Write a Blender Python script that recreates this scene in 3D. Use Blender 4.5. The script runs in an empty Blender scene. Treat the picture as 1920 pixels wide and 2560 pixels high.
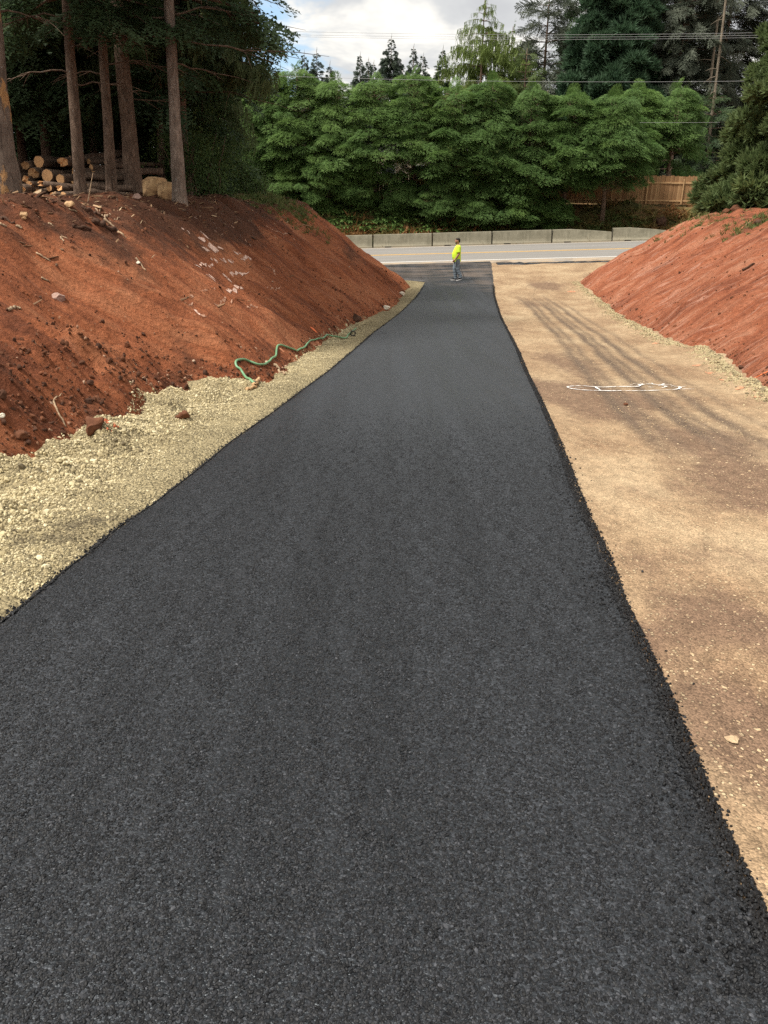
import bpy, math, random
import numpy as np
from mathutils import Vector

R = math.radians
rnd = random.Random(7)
RG = np.random.default_rng(7)
SC = bpy.context.scene
COL = SC.collection

# ------------------------------------------------------------------ camera, world, sun, exposure
CZ = 4.4                      # eye height above the main road's level
FPX, PITCH = 1923.0, R(23.6)  # focal length in pixels of a 1920x2560 frame, downward tilt
cam = bpy.data.cameras.new('camera'); camo = bpy.data.objects.new('camera', cam); COL.objects.link(camo)
cam.sensor_fit = 'VERTICAL'; cam.sensor_height = 36.0; cam.lens = 36.0 * FPX / 2560
cam.clip_start = 0.05; cam.clip_end = 3000
camo.location = (0, 0, CZ); camo.rotation_euler = (math.pi / 2 - PITCH, 0, 0)
SC.camera = camo

SUN_EL, SUN_AZ = R(61), R(-112)     # azimuth measured from +Y (ahead) towards +X
W = bpy.data.worlds.new('World'); SC.world = W; W.use_nodes = True
SC.view_settings.view_transform = 'Standard'; SC.view_settings.look = 'None'
SC.view_settings.exposure = 1.0; SC.view_settings.gamma = 1.0
SC.view_settings.use_curve_mapping = False
SC.cycles.max_bounces = 6; SC.cycles.diffuse_bounces = 3; SC.cycles.glossy_bounces = 2
SC.cycles.transmission_bounces = 3; SC.cycles.transparent_max_bounces = 4
SC.cycles.use_denoising = False; SC.cycles.caustics_reflective = False; SC.cycles.caustics_refractive = False


class NT:
    """small helper round a node tree"""
    def __init__(s, nt): s.t = nt
    def n(s, typ, _props=None, **kw):
        nd = s.t.nodes.new(typ)
        for k, v in (_props or {}).items(): setattr(nd, k, v)
        for k, v in kw.items():
            key = int(k[1:]) if k[0] == 'i' and k[1:].isdigit() else k.replace('_', ' ')
            sock = nd.inputs[key]
            if hasattr(v, 'is_output'): s.t.links.new(v, sock)
            else: sock.default_value = v
        return nd
    def l(s, a, b): s.t.links.new(a, b)
    def math(s, op, a, b=0.0, c=0.0, clamp=False):
        return s.n('ShaderNodeMath', {'operation': op, 'use_clamp': clamp}, i0=a, i1=b, i2=c).outputs[0]
    def mix(s, f, a, b, typ='MIX'):
        nd = s.t.nodes.new('ShaderNodeMix'); nd.data_type = 'RGBA'; nd.blend_type = typ
        for sock, v in ((nd.inputs[0], f), (nd.inputs[6], a), (nd.inputs[7], b)):
            if hasattr(v, 'is_output'): s.t.links.new(v, sock)
            else: sock.default_value = v if not isinstance(v, tuple) or len(v) == 4 else (*v, 1)
        return nd.outputs[2]
    def ramp(s, f, stops, interp='LINEAR'):
        nd = s.t.nodes.new('ShaderNodeValToRGB'); cr = nd.color_ramp; cr.interpolation = interp
        while len(cr.elements) < len(stops): cr.elements.new(0.5)
        for e, (p, c) in zip(cr.elements, stops):
            e.position = p; e.color = (c, c, c, 1) if isinstance(c, (int, float)) else (*c, 1)
        s.l(f, nd.inputs[0]); return nd.outputs[0]
    def noise(s, vec, scale, detail=3.0, rough=0.55, dist=0.0):
        nd = s.n('ShaderNodeTexNoise', None, Scale=scale, Detail=detail, Roughness=rough, Distortion=dist)
        if vec is not None: s.l(vec, nd.inputs['Vector'])
        return nd.outputs[0]
    def map(s, vec, scale=(1, 1, 1), loc=(0, 0, 0), rot=(0, 0, 0)):
        nd = s.n('ShaderNodeMapping', None, Scale=scale, Location=loc, Rotation=rot)
        s.l(vec, nd.inputs['Vector']); return nd.outputs[0]
    def attr(s, name, typ='GEOMETRY', out='Fac'):
        return s.n('ShaderNodeAttribute', {'attribute_name': name, 'attribute_type': typ}).outputs[out]
    def smooth(s, x, a, b):
        return s.n('ShaderNodeMapRange', {'interpolation_type': 'SMOOTHSTEP'}, Value=x, i1=a, i2=b, i3=0.0, i4=1.0).outputs[0]


def build_world():
    w = NT(W.node_tree)
    bg = W.node_tree.nodes['Background']
    sky = w.n('ShaderNodeTexSky', {'sky_type': 'NISHITA', 'sun_disc': False, 'sun_elevation': SUN_EL,
                                   'sun_rotation': SUN_AZ, 'altitude': 100.0, 'air_density': 1.0, 'dust_density': 1.5})
    d = w.n('ShaderNodeTexCoord').outputs['Generated']
    sep = w.n('ShaderNodeSeparateXYZ'); w.l(d, sep.inputs[0])
    zz = w.math('ADD', w.math('MAXIMUM', sep.outputs[2], 0.0), 0.22)
    u = w.math('DIVIDE', sep.outputs[0], zz); v = w.math('DIVIDE', sep.outputs[1], zz)
    comb = w.n('ShaderNodeCombineXYZ', None, X=u, Y=v).outputs[0]
    n1 = w.noise(w.map(comb, loc=(3.1, 1.7, 0.4)), 2.1, 5.0, 0.55, 0.3)
    n2 = w.noise(w.map(comb, loc=(7.3, 5.2, 2.0)), 0.75, 4.0, 0.5, 0.2)
    cloud = w.ramp(n1, [(0.36, (3.25, 3.3, 3.4)), (0.46, (3.75, 3.8, 3.82)), (0.53, (5.0, 4.9, 4.65)), (0.64, (6.6, 6.35, 5.9))])
    # broken cover: small openings of blue, one of them low over the hedge at the left
    hole = w.smooth(n2, 0.66, 0.76)
    dv = w.n('ShaderNodeVectorMath', {'operation': 'DISTANCE'}); w.l(d, dv.inputs[0]); dv.inputs[1].default_value = (-0.138, 0.983, 0.122)
    near = w.math('ADD', dv.outputs['Value'], w.math('MULTIPLY', w.math('SUBTRACT', n1, 0.5), 0.35))
    hole2 = w.math('SUBTRACT', 1.0, w.smooth(near, 0.03, 0.085))
    f = w.math('MAXIMUM', hole, w.math('MULTIPLY', hole2, 0.9), clamp=True)
    blue = w.mix(0.55, sky.outputs[0], (2.3, 3.9, 5.6, 1))
    col = w.mix(f, cloud, blue)
    w.l(col, bg.inputs['Color']); bg.inputs['Strength'].default_value = 0.10


build_world()
sun = bpy.data.lights.new('sun', 'SUN'); sun.energy = 3.0; sun.angle = R(9); sun.color = (1.0, 0.95, 0.87)
suno = bpy.data.objects.new('sun', sun); COL.objects.link(suno)
sd = Vector((math.sin(SUN_AZ) * math.cos(SUN_EL), math.cos(SUN_AZ) * math.cos(SUN_EL), math.sin(SUN_EL)))
suno.rotation_euler = sd.to_track_quat('Z', 'Y').to_euler(); suno.location = (-20, 20, 60)

# ------------------------------------------------------------------ numeric helpers


def _hash(ix, iy, iz, seed):
    h = (ix.astype(np.int64) * 374761393 + iy.astype(np.int64) * 668265263 + iz.astype(np.int64) * 2147483647 + seed * 1274126177) & 0xFFFFFFFF
    h = ((h ^ (h >> 13)) * 1274126177) & 0xFFFFFFFF
    h = ((h ^ (h >> 16)) * 2246822519) & 0xFFFFFFFF
    return ((h ^ (h >> 15)) & 0xFFFFFF) / float(0xFFFFFF)


def vnoise(x, y, z=0.0, seed=0):
    x, y, z = np.broadcast_arrays(np.asarray(x, float), np.asarray(y, float), np.asarray(z, float))
    ix, iy, iz = np.floor(x), np.floor(y), np.floor(z)
    fx, fy, fz = x - ix, y - iy, z - iz
    fx, fy, fz = [t * t * t * (t * (t * 6 - 15) + 10) for t in (fx, fy, fz)]
    r = 0
    for a in (0, 1):
        wx = fx if a else 1 - fx
        for b in (0, 1):
            wy = fy if b else 1 - fy
            for c in (0, 1):
                wz = fz if c else 1 - fz
                r = r + wx * wy * wz * _hash(ix + a, iy + b, iz + c, seed)
    return r * 2 - 1


def fbm(x, y, z=0.0, seed=0, oct=4, gain=0.5):
    r, a, s = 0, 1.0, 1.0
    for k in range(oct):
        r = r + a * vnoise(np.asarray(x) * s, np.asarray(y) * s, np.asarray(z) * s, seed + k * 17)
        a *= gain; s *= 2.03
    return r


def sstep(x, a, b):
    t = np.clip((np.asarray(x, float) - a) / (b - a), 0, 1); return t * t * (3 - 2 * t)


def smin(a, b, k):
    return -k * np.logaddexp(-a / k, -b / k)


def ray(px, py):
    xc, yc = (px - 960) / FPX, -(py - 1280) / FPX
    c, s = math.cos(PITCH), math.sin(PITCH)
    return np.array([xc, c + yc * s, -s + yc * c])


def at_y(px, py, y):
    """the point at distance y ahead on the line of sight of a photo pixel"""
    d = ray(px, py); return np.array([0, 0, CZ]) + d * (y / d[1])


def gp(px, py, H, t0=2.0, t1=90.0):
    """where a line of sight meets the ground surface H"""
    d = ray(px, py); ts = np.geomspace(t0, t1, 420)
    p = d[None, :] * ts[:, None]; below = (p[:, 2] + CZ) < H(p[:, 0], p[:, 1])
    i = int(np.argmax(below)) if below.any() else len(ts) - 1
    a, b = ts[max(i - 1, 0)], ts[i]
    for _ in range(2):
        tt = np.linspace(a, b, 26); q = d[None, :] * tt[:, None]; bl = (q[:, 2] + CZ) < H(q[:, 0], q[:, 1])
        k = max(1, int(np.argmax(bl))) if bl.any() else 25
        a, b = tt[k - 1], tt[k]
    return np.array([0, 0, CZ]) + d * b

# ------------------------------------------------------------------ scene-graph helpers


def tag(o, label=None, cat=None, group=None, kind=None):
    if label: o['label'] = label
    if cat: o['category'] = cat
    if group: o['group'] = group
    if kind: o['kind'] = kind
    return o


def link(o, parent=None):
    COL.objects.link(o)
    if parent is not None: o.parent = parent
    return o


def empty(name, loc, label, cat, group=None):
    o = bpy.data.objects.new(name, None); o.empty_display_size = 0.2; o.location = loc
    link(o); return tag(o, label, cat, group)


def mesh(name, V, F, mat=None, parent=None, smooth=False, attrs=None, origin=None, facemat=None, mats=None):
    """F: an (n,3) or (n,4) array or a list of such arrays; world coordinates, optional origin"""
    V = np.asarray(V, float).reshape(-1, 3)
    if origin is not None: V = V - np.asarray(origin, float)
    Fs = F if isinstance(F, list) else [F]
    Fs = [np.asarray(f, int) for f in Fs if len(f)]
    idx = np.concatenate([f.ravel() for f in Fs]) if Fs else np.zeros(0, int)
    tot = np.concatenate([np.full(len(f), f.shape[1]) for f in Fs]) if Fs else np.zeros(0, int)
    st = np.concatenate([[0], np.cumsum(tot)[:-1]]) if len(tot) else tot
    me = bpy.data.meshes.new(name)
    me.vertices.add(len(V)); me.vertices.foreach_set('co', V.ravel().astype(np.float32))
    if len(idx):
        me.loops.add(len(idx)); me.loops.foreach_set('vertex_index', idx.astype(np.int32))
        me.polygons.add(len(tot)); me.polygons.foreach_set('loop_start', st.astype(np.int32))
        me.polygons.foreach_set('use_smooth', np.full(len(tot), smooth, dtype=bool))
    for k, a in (attrs or {}).items():
        a = np.asarray(a)
        if a.ndim == 2: me.attributes.new(k, 'FLOAT_VECTOR', 'POINT').data.foreach_set('vector', a.astype(np.float32).ravel())
        elif a.dtype.kind == 'i': me.attributes.new(k, 'INT', 'POINT').data.foreach_set('value', a.astype(np.int32))
        else: me.attributes.new(k, 'FLOAT', 'POINT').data.foreach_set('value', a.astype(np.float32))
    for m in (mats or ([mat] if mat else [])): me.materials.append(m)
    if facemat is not None: me.polygons.foreach_set('material_index', np.asarray(facemat, np.int32))
    me.update(calc_edges=True)
    o = bpy.data.objects.new(name, me)
    if origin is not None and parent is None: o.location = origin
    return link(o, parent)


class MB:
    """collects shapes for one mesh"""
    def __init__(s): s.V, s.Q, s.T, s.n = [], [], [], 0
    def add(s, V, Q=None, T=None):
        V = np.asarray(V, float)
        if Q is not None and len(Q): s.Q.append(np.asarray(Q, int) + s.n)
        if T is not None and len(T): s.T.append(np.asarray(T, int) + s.n)
        s.V.append(V); s.n += len(V); return s
    def box(s, c, size, rz=0.0, bev=0.0):
        x, y, z = np.array(size) / 2
        if bev <= 0:
            P = np.array([[i * x, j * y, k * z] for i in (-1, 1) for j in (-1, 1) for k in (-1, 1)])
            Q = [[0, 1, 3, 2], [4, 6, 7, 5], [0, 4, 5, 1], [2, 3, 7, 6], [0, 2, 6, 4], [1, 5, 7, 3]]
            T = None
        else:
            P, Q, T = bevbox(x, y, z, bev)
        c0, s0 = math.cos(rz), math.sin(rz)
        P = P @ np.array([[c0, s0, 0], [-s0, c0, 0], [0, 0, 1]]) + np.array(c)
        return s.add(P, Q, T)
    def tube(s, path, rad, n=8, cap=True):
        V, Q, T = tube(path, rad, n, cap); return s.add(V, Q, T)
    def build(s, name, mat, parent=None, smooth=False, origin=None, attrs=None):
        F = ([np.concatenate(s.Q)] if s.Q else []) + ([np.concatenate(s.T)] if s.T else [])
        return mesh(name, np.concatenate(s.V), F, mat, parent, smooth, attrs, origin)


def bevbox(x, y, z, b):
    b = min(b, x * .9, y * .9, z * .9)
    P, ids = [], {}
    for i in (-1, 1):
        for j in (-1, 1):
            for k in (-1, 1):
                for ax in range(3):
                    p = [i * (x - b), j * (y - b), k * (z - b)]
                    p[ax] += (i, j, k)[ax] * b
                    ids[(i, j, k, ax)] = len(P); P.append(p)
    Q, T = [], []
    for ax in range(3):
        o1, o2 = [a for a in range(3) if a != ax]
        for sgn in (-1, 1):
            q = []
            for a, c in ((-1, -1), (1, -1), (1, 1), (-1, 1)):
                t = [0, 0, 0]; t[ax] = sgn; t[o1] = a; t[o2] = c; q.append(ids[(*t, ax)])
            Q.append(q)
        for a in (-1, 1):
            for c in (-1, 1):
                t0 = [0, 0, 0]; t0[o1] = a; t0[o2] = c; t1 = list(t0); t0[ax] = -1; t1[ax] = 1
                Q.append([ids[(*t0, o1)], ids[(*t1, o1)], ids[(*t1, o2)], ids[(*t0, o2)]])
    for i in (-1, 1):
        for j in (-1, 1):
            for k in (-1, 1): T.append([ids[(i, j, k, 0)], ids[(i, j, k, 1)], ids[(i, j, k, 2)]])
    return np.array(P), np.array(Q), np.array(T)


def tube(path, rad, n=8, cap=True, noise=0.0, seed=0):
    P = np.asarray(path, float); m = len(P)
    r = np.broadcast_to(np.asarray(rad, float), (m,))
    t = np.gradient(P, axis=0); t /= np.linalg.norm(t, axis=1)[:, None] + 1e-9
    ref = np.array([0, 0, 1.0]) if abs(t[0, 2]) < 0.8 else np.array([1.0, 0, 0])
    V = np.zeros((m, n, 3)); a = np.arange(n) * 2 * math.pi / n
    u = None
    for i in range(m):
        u = np.cross(ref, t[i]) if u is None else u - t[i] * (u @ t[i])
        u /= np.linalg.norm(u) + 1e-9; v = np.cross(t[i], u)
        rr = r[i] * np.ones(n)
        V[i] = P[i] + rr[:, None] * (np.cos(a)[:, None] * u + np.sin(a)[:, None] * v)
    if noise:
        k = fbm(V[..., 0] * 3 / max(r.max(), .02) * .2, V[..., 1] * 3 / max(r.max(), .02) * .2, V[..., 2] * 2.0, seed, 3)
        V = P[:, None] + (V - P[:, None]) * (1 + noise * k)[..., None]
    i, j = np.meshgrid(np.arange(m - 1), np.arange(n), indexing='ij'); j2 = (j + 1) % n
    Q = np.stack([i * n + j, i * n + j2, (i + 1) * n + j2, (i + 1) * n + j], -1).reshape(-1, 4)
    V = V.reshape(-1, 3); T = np.zeros((0, 3), int)
    if cap:
        V = np.concatenate([V, P[:1], P[-1:]]); k = np.arange(n)
        T = np.concatenate([np.stack([(k + 1) % n, k, np.full(n, m * n)], -1),
                            np.stack([(m - 1) * n + k, (m - 1) * n + (k + 1) % n, np.full(n, m * n + 1)], -1)])
    return V, Q, T


def grid(xs, ys, H):
    X, Y = np.meshgrid(xs, ys); Z = H(X, Y)
    V = np.stack([X, Y, Z], -1).reshape(-1, 3); nx, ny = len(xs), len(ys)
    i, j = np.meshgrid(np.arange(ny - 1), np.arange(nx - 1), indexing='ij')
    Q = np.stack([i * nx + j, i * nx + j + 1, (i + 1) * nx + j + 1, (i + 1) * nx + j], -1).reshape(-1, 4)
    return V, Q


def keep_faces(V, Q, mask):
    """drop the quads whose corners all fail the mask, and the vertices no quad uses"""
    Q = Q[mask[Q].any(1)]; used = np.zeros(len(V), bool); used[Q.ravel()] = True
    new = np.cumsum(used) - 1; return V[used], new[Q], used


def icosphere(sub=1):
    t = (1 + 5 ** .5) / 2
    V = np.array([[-1, t, 0], [1, t, 0], [-1, -t, 0], [1, -t, 0], [0, -1, t], [0, 1, t], [0, -1, -t], [0, 1, -t], [t, 0, -1], [t, 0, 1], [-t, 0, -1], [-t, 0, 1]], float)
    V /= np.linalg.norm(V[0])
    F = np.array([[0, 11, 5], [0, 5, 1], [0, 1, 7], [0, 7, 10], [0, 10, 11], [1, 5, 9], [5, 11, 4], [11, 10, 2], [10, 7, 6], [7, 1, 8], [3, 9, 4], [3, 4, 2], [3, 2, 6], [3, 6, 8], [3, 8, 9], [4, 9, 5], [2, 4, 11], [6, 2, 10], [8, 6, 7], [9, 8, 1]])
    for _ in range(sub):
        mid, nf, V = {}, [], list(V)
        def m(a, b):
            k = (min(a, b), max(a, b))
            if k not in mid:
                p = (V[a] + V[b]) / 2; V.append(p / np.linalg.norm(p)); mid[k] = len(V) - 1
            return mid[k]
        for a, b, c in F:
            x, y, z = m(a, b), m(b, c), m(c, a); nf += [[a, x, z], [b, y, x], [c, z, y], [x, y, z]]
        F, V = np.array(nf), np.array(V)
    return V, F


def rock(seed, sub=1, flat=0.65, amp=0.35, facets=7):
    """an angular stone: a sphere cut by random planes"""
    V, F = icosphere(sub); g = np.random.default_rng(seed)
    for _ in range(facets):
        d = g.normal(size=3); d /= np.linalg.norm(d); c = g.uniform(0.55, 0.85)
        k = V @ d; over = k > c; V[over] -= (k[over] - c)[:, None] * d
    V *= 1 + amp * 0.3 * vnoise(V[:, 0] * 2 + seed, V[:, 1] * 2, V[:, 2] * 2, seed)[:, None]
    V *= np.array([1, g.uniform(.7, .95), flat]); return V, F

# ---- scatter: one object whose mesh holds three small shapes and loose points; the node group sets a shape on every point


def scatter_group():
    g = bpy.data.node_groups.new('scatter', 'GeometryNodeTree')
    g.interface.new_socket('Geometry', in_out='INPUT', socket_type='NodeSocketGeometry')
    g.interface.new_socket('Geometry', in_out='OUTPUT', socket_type='NodeSocketGeometry')
    N = g.nodes; L = g.links
    gi, go = N.new('NodeGroupInput'), N.new('NodeGroupOutput')
    def named(nm, dt):
        n = N.new('GeometryNodeInputNamedAttribute'); n.data_type = dt; n.inputs['Name'].default_value = nm; return n.outputs['Attribute']
    pv = named('pv', 'INT')
    def sel(k):
        c = N.new('FunctionNodeCompare'); c.data_type = 'INT'; c.operation = 'EQUAL'
        ins = [s for s in c.inputs if s.type == 'INT']; L.new(pv, ins[0]); ins[1].default_value = k
        sp = N.new('GeometryNodeSeparateGeometry'); sp.domain = 'POINT'
        L.new(gi.outputs[0], sp.inputs['Geometry']); L.new(c.outputs[0], sp.inputs['Selection']); return sp.outputs['Selection']
    jn = N.new('GeometryNodeJoinGeometry')
    for k in (1, 2, 3):
        ti = N.new('GeometryNodeGeometryToInstance'); L.new(sel(k), ti.inputs[0]); L.new(ti.outputs[0], jn.inputs[0])
    ip = N.new('GeometryNodeInstanceOnPoints'); ip.inputs['Pick Instance'].default_value = True
    L.new(sel(0), ip.inputs['Points']); L.new(jn.outputs[0], ip.inputs['Instance'])
    L.new(named('vi', 'INT'), ip.inputs['Instance Index']); L.new(named('rot', 'FLOAT_VECTOR'), ip.inputs['Rotation'])
    L.new(named('scl', 'FLOAT_VECTOR'), ip.inputs['Scale']); L.new(ip.outputs[0], go.inputs[0])
    return g


SCATTER = scatter_group()


def scatter(name, protos, pos, rot, scl, mat, parent=None, tint=None, smooth=False, kind='stuff', origin=None):
    pos = np.asarray(pos, float); n = len(pos)
    scl = np.asarray(scl, float)
    if scl.ndim == 1: scl = np.repeat(scl[:, None], 3, 1)
    tint = RG.random(n) if tint is None else np.asarray(tint)
    V, F, pv, tip, k0 = [], [], [], [], 0
    org = np.zeros(3) if origin is None else np.asarray(origin, float)
    for k, pr in enumerate(protos):
        v, f = pr[0], pr[1]; tp = pr[2] if len(pr) > 2 else np.zeros(len(v))
        V.append(v); F.append(np.asarray(f) + k0); pv.append(np.full(len(v), k + 1)); tip.append(tp); k0 += len(v)
    m = k0
    Vp = np.concatenate(V + [pos - org]); pvv = np.concatenate(pv + [np.zeros(n, int)])
    z3 = np.zeros((m, 3))
    by = {}
    for f in F: by.setdefault(f.shape[1], []).append(f)
    at = {'pv': pvv.astype(int), 'vi': np.concatenate([np.zeros(m, int), RG.integers(0, 3, n)]),
          'rot': np.concatenate([z3, rot]), 'scl': np.concatenate([z3 + 1, scl]),
          'tint': np.concatenate([np.zeros(m), tint]), 'tip': np.concatenate(tip + [np.zeros(n)])}
    o = mesh(name, Vp, [np.concatenate(x) for x in by.values()], mat, parent, smooth, at)
    if origin is not None: o.location = org if parent is None else (0, 0, 0)
    md = o.modifiers.new('scatter', 'NODES'); md.node_group = SCATTER
    if kind: o['kind'] = kind
    return o

# ------------------------------------------------------------------ materials


def newmat(name):
    m = bpy.data.materials.new(name); m.use_nodes = True
    nt = m.node_tree; b = nt.nodes['Principled BSDF']; N = NT(nt)
    return m, N, b


def setb(N, b, **kw):
    for k, v in kw.items():
        s = b.inputs[k.replace('_', ' ')]
        if hasattr(v, 'is_output'): N.l(v, s)
        elif isinstance(v, tuple) and len(v) == 3: s.default_value = (*v, 1)
        else: s.default_value = v


def bump(N, b, h, dist, strength=1.0):
    bm = N.n('ShaderNodeBump', None, Strength=strength, Distance=dist); N.l(h, bm.inputs['Height'])
    N.l(bm.outputs[0], b.inputs['Normal'])


def oc(N): return N.n('ShaderNodeTexCoord').outputs['Object']


def plain(name, col, rough=0.7, var=0.25, scale=8.0, bmp=0.0, metal=0.0, spec=0.3):
    m, N, b = newmat(name); c = oc(N)
    n = N.noise(c, scale, 4)
    lo = tuple(x * (1 - var) for x in col); hi = tuple(min(1, x * (1 + var)) for x in col)
    setb(N, b, Base_Color=N.ramp(n, [(0.3, lo), (0.7, hi)]), Roughness=rough, Metallic=metal, Specular_IOR_Level=spec)
    if bmp: bump(N, b, N.noise(c, scale * 4, 4), bmp)
    return m


def m_asphalt_new():
    m, N, b = newmat('fresh_asphalt'); c = oc(N)
    vo = N.n('ShaderNodeTexVoronoi', {'feature': 'F1'}, Scale=95.0, Randomness=1.0); N.l(c, vo.inputs['Vector'])
    vb = N.n('ShaderNodeTexVoronoi', {'feature': 'F1'}, Scale=190.0); N.l(c, vb.inputs['Vector'])
    sc = N.n('ShaderNodeSeparateColor'); N.l(vo.outputs['Color'], sc.inputs[0])
    col = N.ramp(sc.outputs[0], [(0.0, (0.004, 0.0043, 0.005)), (0.5, (0.0105, 0.0112, 0.013)), (0.86, (0.022, 0.0235, 0.027)), (1.0, (0.036, 0.038, 0.043))])
    big = N.noise(N.map(c, (2.6, 0.09, 1), rot=(0, 0, R(5.2))), 1.0, 4, .6)
    col = N.mix(1.0, col, N.ramp(big, [(0.36, .70), (0.64, 1.32)]), 'MULTIPLY')
    dust = N.attr('dust')
    dn = N.noise(N.map(c, (.45, 1.2, 1)), 1.0, 4, .6)
    df = N.math('MULTIPLY', dust, N.smooth(dn, .35, .62), clamp=True)
    col = N.mix(N.math('MULTIPLY', df, .65), col, (0.19, 0.14, 0.105, 1))
    setb(N, b, Base_Color=col, Roughness=N.ramp(big, [(0.36, .40), (0.64, .54)]), Specular_IOR_Level=0.5, Sheen_Weight=.05, Sheen_Roughness=.45, Sheen_Tint=(.78, .88, 1.0), Specular_Tint=(.85, .93, 1.0))
    h = N.math('ADD', N.math('MULTIPLY', vo.outputs['Distance'], -1.0), N.math('MULTIPLY', vb.outputs['Distance'], -.5))
    h = N.math('ADD', h, N.math('MULTIPLY', N.noise(c, 45.0, 2), 1.2))
    bump(N, b, h, 0.008, 0.5); return m


def m_asphalt_stone():
    m, N, b = newmat('bitumen_coated_stone')
    r = N.n('ShaderNodeObjectInfo').outputs['Random']
    t = N.attr('tint', 'INSTANCER')
    col = N.ramp(t, [(0.0, (0.003, 0.003, 0.0035)), (0.45, (0.010, 0.0105, 0.0118)), (0.8, (0.026, 0.0278, 0.0325)), (1.0, (0.074, 0.0775, 0.087))])
    setb(N, b, Base_Color=col, Roughness=.58, Specular_IOR_Level=.3); return m


def m_gravel(base, name):
    m, N, b = newmat(name); c = oc(N)
    vo = N.n('ShaderNodeTexVoronoi', {'feature': 'F1'}, Scale=38.0); N.l(c, vo.inputs['Vector'])
    sc = N.n('ShaderNodeSeparateColor'); N.l(vo.outputs['Color'], sc.inputs[0])
    k = N.ramp(sc.outputs[1], [(0.0, .55), (.5, 1.0), (1.0, 1.3)])
    big = N.noise(c, 1.3, 4, .6)
    col = N.mix(1.0, N.ramp(big, [(0.3, tuple(x * .8 for x in base)), (.7, tuple(x * 1.1 for x in base))]), k, 'MULTIPLY')
    stain = N.attr('stain')
    col = N.mix(N.math('MULTIPLY', stain, .85, clamp=True), col, (0.045, 0.038, 0.03, 1))
    setb(N, b, Base_Color=col, Roughness=.9, Specular_IOR_Level=.2)
    bump(N, b, N.math('ADD', N.math('MULTIPLY', vo.outputs['Distance'], -1.5), N.noise(c, 60, 3)), .02, 1.0); return m


def m_lane():
    m, N, b = newmat('compacted_crushed_rock'); c = oc(N)
    vo = N.n('ShaderNodeTexVoronoi', {'feature': 'F1'}, Scale=42.0); N.l(c, vo.inputs['Vector'])
    v2 = N.n('ShaderNodeTexVoronoi', {'feature': 'F1'}, Scale=120.0); N.l(c, v2.inputs['Vector'])
    sc = N.n('ShaderNodeSeparateColor'); N.l(vo.outputs['Color'], sc.inputs[0])
    s2 = N.n('ShaderNodeSeparateColor'); N.l(v2.outputs['Color'], s2.inputs[0])
    pebb = N.math('MULTIPLY', N.smooth(sc.outputs[0], .72, .8), N.math('SUBTRACT', 1.0, N.smooth(vo.outputs['Distance'], .25, .4)))
    fine = N.mix(1.0, N.ramp(s2.outputs[0], [(0, .62), (.5, 1.0), (1, 1.35)]), N.ramp(N.noise(N.map(c, (1, .6, 1)), 11.0, 5, .7), [(.32, .74), (.68, 1.24)]), 'MULTIPLY')
    big = N.noise(N.map(c, (1, .6, 1)), .9, 5, .62)
    mid = N.noise(N.map(c, (2.2, 1.6, 1)), 2.4, 5, .65)
    col = N.ramp(big, [(0.32, (0.235, .150, .088)), (.5, (.325, .225, .134)), (.68, (.415, .308, .190))])
    damp = N.attr('damp')
    strk = N.noise(N.map(c, (2.6, .5, 1), rot=(0, 0, R(-14))), 1.0, 5, .65)
    dm = N.math('ADD', N.math('MULTIPLY', damp, 1.2), N.math('ADD', N.math('MULTIPLY', N.math('SUBTRACT', mid, .5), 1.0), N.math('MULTIPLY', N.math('SUBTRACT', strk, .46), 1.1)))
    dm = N.smooth(dm, .25, .95)
    col = N.mix(N.math('MULTIPLY', dm, .88), col, (0.165, .103, .067, 1))
    col = N.mix(N.math('MULTIPLY', N.attr('track'), .95), col, (0.12, .085, .060, 1))
    col = N.mix(1.0, col, fine, 'MULTIPLY')
    col = N.mix(N.math('MULTIPLY', pebb, N.math('SUBTRACT', .85, N.math('MULTIPLY', dm, .4))), col, (.60, .47, .29, 1))
    setb(N, b, Base_Color=col, Roughness=.88, Specular_IOR_Level=.2)
    h = N.math('ADD', N.math('MULTIPLY', pebb, .8), N.math('ADD', N.math('MULTIPLY', v2.outputs['Distance'], -.5), N.noise(c, 25, 4)))
    bump(N, b, h, .012, .9); return m


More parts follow.
